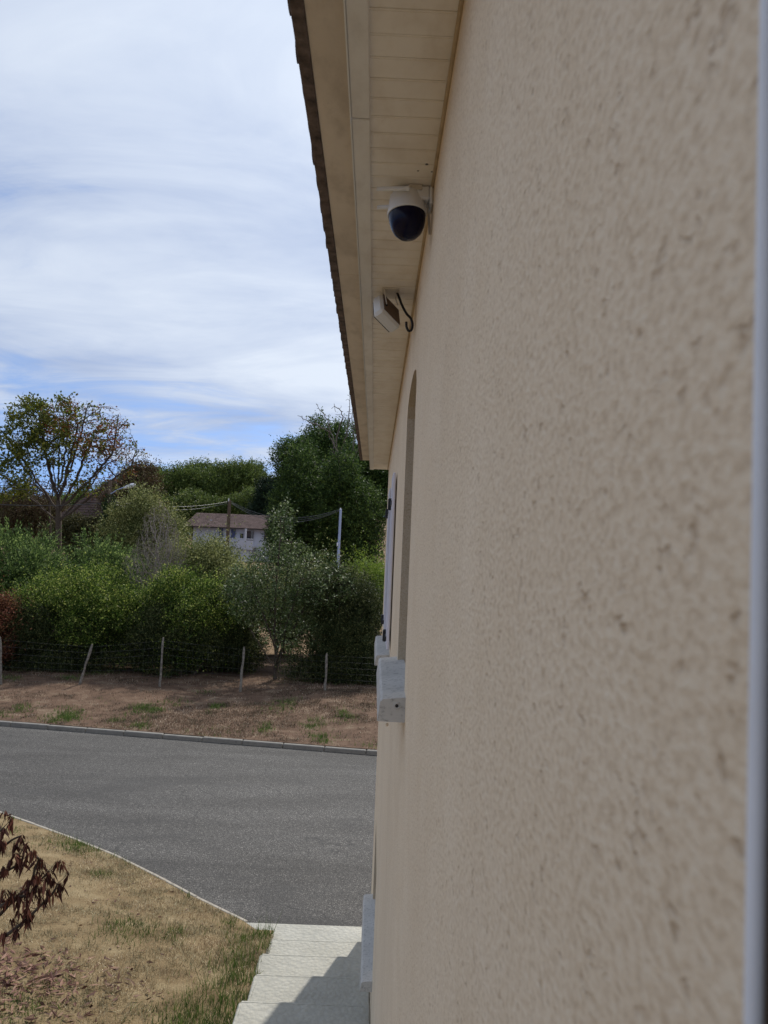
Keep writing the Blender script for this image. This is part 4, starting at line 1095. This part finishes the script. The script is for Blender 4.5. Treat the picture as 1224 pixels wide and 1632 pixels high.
for mi, mm in enumerate(mains):
    P = [at(px, py, Yr+0.05*math.sin(k+mi)) for k, (px, py) in enumerate(mm)]; P[0] = rb.copy()
    P = smooth_pts(P, 4); n = len(P)
    br.tube(P, [0.016*(1-0.8*k/n)+0.0015 for k in range(n)], 7)
    for k in range(int(n*0.42), n):
        if rng.random() < 0.72:
            dv = (P[min(k+1, n-1)]-P[k-1]).normalized(); side = Vector((rng.uniform(-1, 1), rng.uniform(-1, 1), rng.uniform(-0.1, 1.0))).normalized()
            L = rng.uniform(0.04, 0.13); e = P[k]+(dv*0.5+side).normalized()*L
            br.tube([P[k], P[k].lerp(e, 0.5)+Vector((0, 0, -0.006)), e], [0.0028, 0.0022, 0.0014], 5); tips.append(e)
    tips.append(P[-1])
br.build('branches', M['bark'], rs)
rn = np.random.default_rng(10); LP = []; LD = []
for t in tips:
    k = rn.integers(4, 9)
    for _ in range(k):
        LP.append(np.array(t)+rn.normal(size=3)*0.008); LD.append((rn.normal()*0.32, rn.normal()*0.32, -1.0))
LP = np.array(LP); LD = np.array(LD)
V, F = leaf_mesh(LP, LD, 0.095, 0.018, rn)
# bend each leaf into two halves for a curled outline
add_np('hanging_leaves', (V, F), M['deadleaf'], rs)
V, F = leaf_mesh(LP+rn.normal(size=LP.shape)*0.004, LD+rn.normal(size=LD.shape)*0.25, 0.06, 0.014, rn)
add_np('curled_leaves', (V, F), M['deadleaf'], rs)

# ------------------------------------------------------------------ grass
def blades(name, XY, zf, H, W, mat, seed, lean=0.6, label=None):
    rng_ = np.random.default_rng(seed); n = len(XY)
    z = zf(XY[:, 0], XY[:, 1]); P = np.column_stack([XY, z])
    a = rng_.random(n)*2*PI; ln = rng_.random(n)*lean*2
    h = H*(0.4+rng_.random(n)*1.0)
    D = np.column_stack([np.cos(a)*np.sin(ln), np.sin(a)*np.sin(ln), np.cos(ln)])
    a2 = rng_.random(n)*2*PI; S = np.column_stack([np.cos(a2), np.sin(a2), np.zeros(n)])*W*0.5
    V = np.empty((n, 3, 3)); V[:, 0] = P-S; V[:, 1] = P+S; V[:, 2] = P+D*h[:, None]
    F = np.arange(n*3).reshape(n, 3)
    o = link_mesh(name, np_mesh(name, V.reshape(-1, 3), F, mat)); tag(o, label, 'grass', None, 'stuff'); return o
def vnoise(x, y, s, seed):
    r = np.random.default_rng(seed); ph = r.random(8)*6.28; w = r.normal(size=(8, 2))*s
    return sum(np.sin(x*w[k, 0]+y*w[k, 1]+ph[k]) for k in range(8))/8
rg = np.random.default_rng(4)
def lawn_pts(n, ymin=4.6):
    x = -1.0 - rg.random(n)*7.5; y = ymin + rg.random(n)*9.5; ok = y < edge_y(np.minimum(x, -1.45))-0.06
    ok &= (x < -1.5) | (y < 9.6); 
    return np.column_stack([x[ok], y[ok]])
A = lawn_pts(330000)
dn = vnoise(A[:, 0], A[:, 1], 1.6, 1) + 0.9*vnoise(A[:, 0], A[:, 1], 9.0, 31) + 0.8*vnoise(A[:, 0], A[:, 1], 26.0, 32)
A1 = A[rg.random(len(A)) < np.clip(0.50+dn*1.5, 0.05, 1)]
blades('dry_grass', A1, lawn_z, 0.045, 0.0065, M['dry'], 5, 0.75, 'straw coloured dry grass of the lawn')
# green tufts: near the steps, by the edging and in patches
def green_pts():
    out = []
    B = lawn_pts(160000)
    nz = vnoise(B[:, 0], B[:, 1], 3.0, 8)
    sd = np.exp(-((-1.06-B[:, 0])/0.36)**2)                        # along the steps
    ed = np.exp(-((edge_y(B[:, 0])-B[:, 1])/0.16)**2)*0.6
    near = np.exp(-((B[:, 1]-6.4)/0.55)**2)*np.exp(-((B[:, 0]+1.45)/0.45)**2)*1.3
    near2 = np.exp(-((B[:, 1]-5.9)/0.35)**2)*np.exp(-((B[:, 0]+2.6)/1.2)**2)*0.6
    hf = np.clip(0.62+1.4*vnoise(B[:, 0], B[:, 1], 11.0, 71)+1.0*vnoise(B[:, 0], B[:, 1], 30.0, 72), 0, 1.2)
    p = sd*np.clip(0.45+nz*1.6, 0, 1)*0.9 + ed*np.clip(nz*3+0.1, 0, 1) + near*np.clip(0.7+nz, 0, 1) + near2*np.clip(nz*2+0.4, 0, 1)
    for (px, py, r, k) in ((200, 1480, 0.20, 1.8), (225, 1490, 0.14, 1.4), (280, 1492, 0.12, 1.4), (160, 1395, 0.10, 1.4), (115, 1350, 0.22, 1.3), (150, 1360, 0.15, 0.6), (365, 1475, 0.09, 1.0), (300, 1430, 0.05, 1.0), (20, 1325, 0.16, 0.8), (400, 1500, 0.15, 1.0), (402, 1525, 0.17, 1.1), (385, 1560, 0.2, 1.1), (362, 1595, 0.24, 1.2), (335, 1622, 0.26, 1.3), (285, 1632, 0.22, 0.9), (30, 1625, 0.3, 0.5), (70, 1600, 0.2, 0.3), (60, 1345, 0.15, 0.5)):
        q = ray_lawn(px, py); dd = (B[:, 0]-q[0])**2 + ((B[:, 1]-q[1])/1.6)**2
        p = p + k*np.exp(-dd/(r*r))
    B = B[rg.random(len(B)) < p*hf]
    return B
def ray_lawn(px, py):
    Y = 8.0
    for _ in range(40):
        p = at(px, py, Y); e = p.z-float(lawn_z(p.x, p.y)); Y += e*1.2
        Y = min(max(Y, 3), 18)
    return at(px, py, Y)
GP = green_pts()
blades('green_grass', GP, lawn_z, 0.085, 0.008, M['green'], 6, 0.5, 'green grass and weeds along the steps and edging')
tall = GP[(np.abs(GP[:, 0]+1.25) < 0.3)]; tall = tall[rg.random(len(tall)) < 0.2]
blades('tall_grass', tall, lawn_z, 0.26, 0.006, M['green'], 7, 0.28, 'taller grass stalks leaning over the steps')
# verge grass
def verge_pts(n):
    x = -16 + rg.random(n)*18; t = rg.random(n); y = kerb_y(x)+0.16 + t*(27.5-kerb_y(x)); return np.column_stack([x, y])
vz = np.vectorize(verge_h)
B = verge_pts(230000); nz = vnoise(B[:, 0], B[:, 1], 0.9, 3)
nz = nz+0.8*vnoise(B[:, 0], B[:, 1], 3.5, 75)+0.7*vnoise(B[:, 0], B[:, 1], 10.0, 76)
B1 = B[rg.random(len(B)) < np.clip(0.42+nz*1.5, 0.04, 1)]
blades('verge_grass', B1, vzf, 0.055, 0.015, M['vdry'], 8, 0.8, 'brown withered grass of the verge before the hedge')
B = verge_pts(240000); nz = vnoise(B[:, 0], B[:, 1], 1.6, 13); ed = np.exp(-((B[:, 1]-kerb_y(B[:, 0]))/0.7)**2)
p = ed*np.clip(nz*2.5+0.12, 0, 1)*0.9 + np.clip(nz*2.2-0.75, 0, 1)*0.5
for (px, py, r) in ((225, 1132, 0.28), (248, 1137, 0.2), (342, 1129, 0.2), (448, 1126, 0.35), (497, 1153, 0.28), (18, 1132, 0.3), (515, 1178, 0.25), (430, 1158, 0.15), (552, 1143, 0.3), (220, 1160, 0.25), (100, 1146, 0.3), (182, 1150, 0.18), (418, 1166, 0.15)):
    Y = -GZ*FPX/(py-hor(px)); q = at(px, py, Y); dd = (B[:, 0]-q.x)**2+((B[:, 1]-q.y)/2.2)**2; p = p+0.9*np.exp(-dd/(r*r))
hf = np.clip(0.6+1.6*vnoise(B[:, 0], B[:, 1], 4.0, 73)+1.2*vnoise(B[:, 0], B[:, 1], 12.0, 74), 0, 1)
B2 = B[rg.random(len(B)) < p*hf]
blades('verge_weeds', B2, vzf, 0.10, 0.014, M['green'], 9, 0.6, 'green weed tufts scattered on the brown verge')
# fallen leaves
n = 900
q = ray_lawn(55, 1560); x = q.x-0.35+rg.normal(size=n)*0.55; y = q.y-0.1+rg.normal(size=n)*0.42
ok = (x < -1.3) & (y < 8); x = x[ok]; y = y[ok]
P = np.column_stack([x, y, lawn_z(x, y)+0.015+rg.random(len(x))*0.03]); D = np.column_stack([rg.normal(size=(len(x), 2)), rg.normal(size=len(x))*0.15])
V, F = leaf_mesh(P, D, 0.10, 0.026, rg, bias=(0, 0, 1)); fo = link_mesh('fallen_leaves', np_mesh('fallen_leaves', V, F, M['litter']))
tag(fo, 'fallen reddish leaves on the lawn under the dead shrub', 'leaves', None, 'stuff')
n = 260; x = -1.5-rg.random(n)*5; y = 5+rg.random(n)*7; ok = y < edge_y(x)-0.1; x = x[ok]; y = y[ok]
P = np.column_stack([x, y, lawn_z(x, y)+0.02]); D = np.column_stack([rg.normal(size=(len(x), 2)), rg.normal(size=len(x))*0.1])
V, F = leaf_mesh(P, D, 0.06, 0.025, rg, bias=(0, 0, 1)); fo = link_mesh('scattered_leaves', np_mesh('scattered_leaves', V, F, M['litter']))
tag(fo, 'stray dead leaves scattered over the dry lawn', 'leaves', None, 'stuff')

# ------------------------------------------------------------------ stake and wire fence
fence = empty('wire_fence', (at(260, 1090, 26).x, 26, GZ)); tag(fence, 'old wire mesh fence on rough wooden stakes before the hedge', 'fence')
stakes = [((2, 1085), (0, 1015)), ((125, 1089), (147, 1027)), ((255, 1091), (260, 1016)), ((383, 1099), (389, 1031)), ((518, 1101), (521, 1041)), ((-130, 1085), (-126, 1012))]
tops = []
for i, (b, t) in enumerate(stakes):
    Y = (-GZ-0.08)*FPX/(b[1]-hor(b[0])); p0 = at(b[0], b[1], Y); p1 = at(t[0], t[1], Y)
    p0.z -= 0.2; rng = random.Random(i); k = 7
    pts_ = [p0.lerp(p1, j/k)+Vector((rng.uniform(-0.012, 0.012), rng.uniform(-0.01, 0.01), 0)) for j in range(k+1)]
    o = MB().tube(pts_, [0.04+rng.uniform(-0.009, 0.007) for _ in range(k)]+[0.025], 7).build('fence_stake', M['stake'], fence)
    tops.append((p0, p1))
order = sorted(tops, key=lambda q: q[0].x)
order = order + [(order[-1][0]+Vector((3.0, -0.1, 0)), order[-1][1]+Vector((3.0, -0.1, 0)))]
m = MB()
for (a0, a1), (c0, c1) in zip(order[:-1], order[1:]):
    for k in range(7):
        t = 0.14+0.80*k/6; s = a0.lerp(a1, t); e = c0.lerp(c1, t); md = s.lerp(e, 0.5)+Vector((0, 0, -0.012))
        m.tube([s+Vector((0, 0.05, 0)), md+Vector((0, 0.05, 0)), e+Vector((0, 0.05, 0))], 0.0017, 3, caps=False)
    L = (c0-a0).length; nn = int(L/0.16)
    for j in range(nn):
        u = j/nn; s = a0.lerp(c0, u); s2_ = a0.lerp(a1, 0.94).lerp(c0.lerp(c1, 0.94), u); s = Vector((s2_.x, s.y+0.05, s.z+0.2)); s2_ = Vector((s2_.x, s2_.y+0.05, s2_.z))
        m.tube([s, s2_], 0.0014, 3, caps=False)
o = m.build('wire_mesh', M['wire'], fence); o['kind'] = 'stuff'

# ------------------------------------------------------------------ street lamp on an ivy covered pole
Yl = 44.0
lb = at(170, 900, Yl); lz = float(far_z(lb.x, Yl)); tp = at(175.5, 766, Yl)
lamp = empty('street_lamp', (lb.x, Yl, lz)); tag(lamp, 'street lamp on an ivy covered pole with its arm reaching right', 'street lamp')
MB().tube([(lb.x, Yl, lz), tp], [0.14, 0.10], 10).build('pole', M['polewood'], lamp)
a0 = at(176.5, 787, Yl-0.1); a1 = at(200, 776, Yl-0.1)
MB().tube([a0, a0.lerp(a1, 0.5)+Vector((0, 0, 0.05)), a1], 0.035, 8).build('arm', M['polemetal'], lamp)
hd0 = at(198.5, 777.5, Yl-0.1); hd1 = at(215.5, 772, Yl-0.1)
hm = MB(); hv = hd1-hd0
hm.tube([hd0, hd0+hv*0.15, hd0+hv*0.5, hd0+hv*0.85, hd1], [0.05, 0.10, 0.13, 0.11, 0.04], 12); hm.build('lamp_head', M['lamphead'], lamp)
MB().box(a0.x-0.02, a0.x+0.14, Yl-0.24, Yl-0.14, at(0, 797, Yl).z-0.55, at(0, 790, Yl).z-0.55, bev=0.02).build('junction_box', M['lamphead'], lamp)
lm = []
for k in range(9):
    py = 800+k*13; c = at(173.5-k*0.35, py, Yl); w = 0.22+0.06*k; lm.append((c.x, c.y, c.z, w, w, 0.34))
add_np('ivy', lump_foliage(lm, 2600, 6, 0.09, 90, shoot_len=0.12, upw=0.1), M['ivy'], lamp)

# poles and lines
def pole(name, label, pb_, pt_, Y, r0, r1, mt):
    b = at(pb_[0], pb_[1], Y); t = at(pt_[0], pt_[1], Y); gz = float(far_z(b.x, Y)); dirv = (b-t); b = t + dirv*((t.z-gz)/(t.z-b.z))
    root = empty(name, (b.x, Y, gz)); tag(root, label, 'pole')
    MB().tube([b, t], [r0, r1], 12).build('shaft', M[mt], root); return root, t
wp, wt = pole('utility_pole', 'brown wooden utility pole in front of the far white house', (362, 872), (366, 797), 58, 0.16, 0.12, 'polewood')
MB().tube([wt+Vector((-0.05, -0.1, -0.1)), wt+Vector((-0.05, -0.1, 0.12))], 0.04, 8).build('insulator', M['lamphead'], wp)
mp_, mt_ = pole('metal_pole', 'pale blue grey metal pole against the dark trees', (538.5, 900), (543, 811), 48, 0.10, 0.075, 'polemetal')
MB().tube([mt_+Vector((-0.02, -0.09, -0.08)), mt_+Vector((0.0, -0.09, 0.06))], 0.035, 8).build('insulator', M['lamphead'], mp_)
c = at(539.5, 868, 48); MB().box(c.x-0.10, c.x-0.02, 47.86, 47.93, c.z-0.12, c.z+0.12, bev=0.01).build('junction_box', M['lamphead'], mp_)
def wire(label, a, b, sag, r=0.016):
    n_ = 14; P = []
    for k in range(n_+1):
        t = k/n_; p = a.lerp(b, t); p.z -= sag*4*t*(1-t); P.append(p)
    root = MB().tube(P, r, 5).build('power_line', M['wire']); tag(root, label, 'cable'); return root
wire('upper line from the lamp pole to the wooden utility pole', at(176, 799, Yl), wt+Vector((-0.1, 0, -0.12)), 0.35)
wire('lower line from the lamp pole to the wooden utility pole', at(176, 803, Yl), wt+Vector((-0.1, 0, -0.22)), 0.45)
wire('upper line crossing the big tree to the lamp pole', at(-160, 775, 42), at(175, 771.5, Yl), 0.25)
wire('lower line crossing the big tree to the lamp pole', at(-160, 788, 42), at(175, 801, Yl), 0.35)
wire('upper sagging line from wooden pole to metal pole', wt+Vector((0.12, 0, -0.1)), mt_+Vector((-0.08, 0, -0.05)), 0.85)
wire('lower sagging line from wooden pole to metal pole', wt+Vector((0.12, 0, -0.22)), mt_+Vector((-0.08, 0, -0.14)), 1.05)
wire('middle thin line sagging between the wooden and metal poles', wt+Vector((0.12, 0, -0.16)), mt_+Vector((-0.08, 0, -0.1)), 0.95, 0.012)

# ------------------------------------------------------------------ house with a brown hipped roof behind the lamp pole
Yn = 60.0
r0 = at(176, 764, Yn); r1 = at(232, 768, Yn); e0 = at(118, 826, Yn); gz_ = float(far_z(r0.x, Yn))-0.3
nh = empty('brown_roofed_house', ((r0.x+r1.x)/2, Yn, gz_)); tag(nh, 'house with a dark brown hipped roof mostly hidden behind the lamp pole and big tree', 'house')
ex1 = r1.x+2.0; zr2 = r0.z; ze2 = e0.z
m = MB(); nC = 16
for k in range(nC):
    t0 = k/nC; t1 = (k+1)/nC
    f = lambda t: (e0.x+(r0.x-e0.x)*t, ex1+(r1.x-ex1)*t, Yn-3.2+3.2*t, ze2+(zr2-ze2)*t)
    a_, b_, y_, z_ = f(t0); c_, d_, y2_, z2_ = f(t1)
    m.add([(a_, y_, z_+0.03), (b_, y_, z_+0.03), (d_, y2_, z2_), (c_, y2_, z2_)], [(0, 1, 2, 3)])
    m.add([(a_, y_, z_+0.03), (c_, y2_, z2_), (c_, 2*Yn-y2_, z2_), (a_, 2*Yn-y_, z_+0.03)], [(0, 1, 2, 3)])
    m.add([(b_, y_, z_+0.03), (d_, y2_, z2_), (d_, 2*Yn-y2_, z2_), (b_, 2*Yn-y_, z_+0.03)], [(0, 3, 2, 1)])
m.add([(e0.x, Yn+3.2, ze2), (ex1, Yn+3.2, ze2), (r1.x, Yn, zr2), (r0.x, Yn, zr2)], [(0, 1, 2, 3)])
m.build('roof', M['brownroof'], nh)
MB().box(e0.x+0.5, ex1-0.5, Yn-2.7, Yn+2.7, gz_, ze2+0.05).build('wall', M['brownroof'], nh)
MB().box(r0.x+0.8, r0.x+1.3, Yn-0.3, Yn+0.3, zr2-0.6, zr2+0.5).build('chimney', M['brownroof'], nh)

# ------------------------------------------------------------------ the far house
Yf = 92.0
def A_(px, py): return at(px, py, Yf)
x0 = A_(292, 840).x; x1 = A_(446, 846).x
zr_ = A_(360, 816.5).z; ze = A_(352, 840).z; zf_ = A_(352, 869).z; zg = float(far_z((x0+x1)/2, Yf))-0.3
fh = empty('far_house', ((x0+x1)/2, Yf, zg)); tag(fh, 'low white house with a brown tiled roof and balcony under the wood', 'house')
dpt = 8.5; ov = 0.5
wx0 = x0+1.0; wx1 = x1-0.6
MB().box(wx0, wx1, Yf+0.9, Yf+dpt-0.4, zg, ze+0.02).build('wall', M['farwall'], fh)
rf = MB()
ny = 26
for k in range(ny):                                     # slope facing us in overlapping tile courses
    t0 = k/ny; t1 = (k+1)/ny
    ya = Yf+t0*dpt/2; yb = Yf+t1*dpt/2+0.05; za = ze+(zr_-ze)*t0+0.03; zb = ze+(zr_-ze)*t1+0.0
    rf.add([(x0+0.55*t0*1.0, ya, za), (x1, ya, za), (x1, yb, zb), (x0+0.55*t1, yb, zb), (x0+0.55*t0, ya, za-0.05), (x1, ya, za-0.05)], [(0, 1, 2, 3), (4, 5, 1, 0)])
rf.add([(x0+0.55, Yf+dpt/2, zr_), (x1, Yf+dpt/2, zr_), (x1, Yf+dpt, ze), (x0, Yf+dpt, ze)], [(0, 1, 2, 3)])
rf.add([(x0, Yf, ze), (x0, Yf+dpt, ze), (x0+0.55, Yf+dpt/2, zr_)], [(0, 1, 2)]); rf.add([(x1, Yf, ze), (x1, Yf+dpt, ze), (x1, Yf+dpt/2, zr_)], [(0, 1, 2)])
ro = rf.build('roof', M['farroof'], fh)
sv = A_(331, 827.5); o = link_mesh('roof_vent', MB().box(sv.x-0.12, sv.x+0.12, Yf+1.9, Yf+2.1, sv.z-0.1, sv.z+0.02).mesh('roof_vent', M['farwall'])); o.parent = ro
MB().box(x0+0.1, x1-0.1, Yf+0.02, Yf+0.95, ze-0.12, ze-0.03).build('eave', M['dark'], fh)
def fwin(pa, pb2, pya, pyb, mt):
    a = A_(pa, pya); b = A_(pb2, pyb)
    f = MB().box(a.x-0.06, b.x+0.06, Yf+0.82, Yf+0.895, b.z-0.06, a.z+0.06).mesh('window', M['farwall']); o = bpy.data.objects.new('window', f); col.objects.link(o); o.parent = fh; o.location = -fh.location
    g = bpy.data.objects.new('pane', MB().box(a.x, b.x, Yf+0.79, Yf+0.8195, b.z, a.z).mesh('pane', M[mt])); col.objects.link(g); g.parent = o
fwin(347, 353, 841, 856, 'farshut'); fwin(366.5, 373, 843, 857, 'farshut'); fwin(381, 386, 850, 858, 'glass'); fwin(391, 402, 846, 862, 'glass'); fwin(420, 430, 846, 860, 'glass')
# balcony with balustrade
ba = A_(330, 869); bb_ = A_(406, 871)
MB().box(ba.x, bb_.x, Yf-1.6, Yf+0.89, zf_-0.15, zf_).build('balcony_floor', M['farwall'], fh)
MB().box(ba.x+0.1, bb_.x-0.1, Yf-1.4, Yf-1.2, zg, zf_-0.151).build('balcony_wall', M['farwall'], fh)
rl = MB().box(ba.x, bb_.x, Yf-1.6, Yf-1.45, zf_+0.80, zf_+0.92).build('balustrade_rail', M['farwall'], fh)
bal = MB().lathe([(0.05, 0.0), (0.075, 0.2), (0.04, 0.45), (0.045, 0.7), (0.05, 0.80)], (0, 0, 0), 8).mesh('baluster', M['farwall'])
k = ba.x+0.12
while k < bb_.x-3.0*0.6:
    o = link_mesh('baluster', bal, None, fh, Vector((k, Yf-1.52, zf_))-fh.location); k += 0.24
MB().box(A_(380, 870).x, bb_.x, Yf-1.62, Yf-1.43, zf_-0.4, zf_+0.7).build('balcony_panel', M['farwall'], fh)
c = A_(394.5, 860); MB().box(c.x-0.10, c.x+0.10, Yf-1.66, Yf-1.44, zf_, ze-0.1).build('column', M['farwall'], fh)
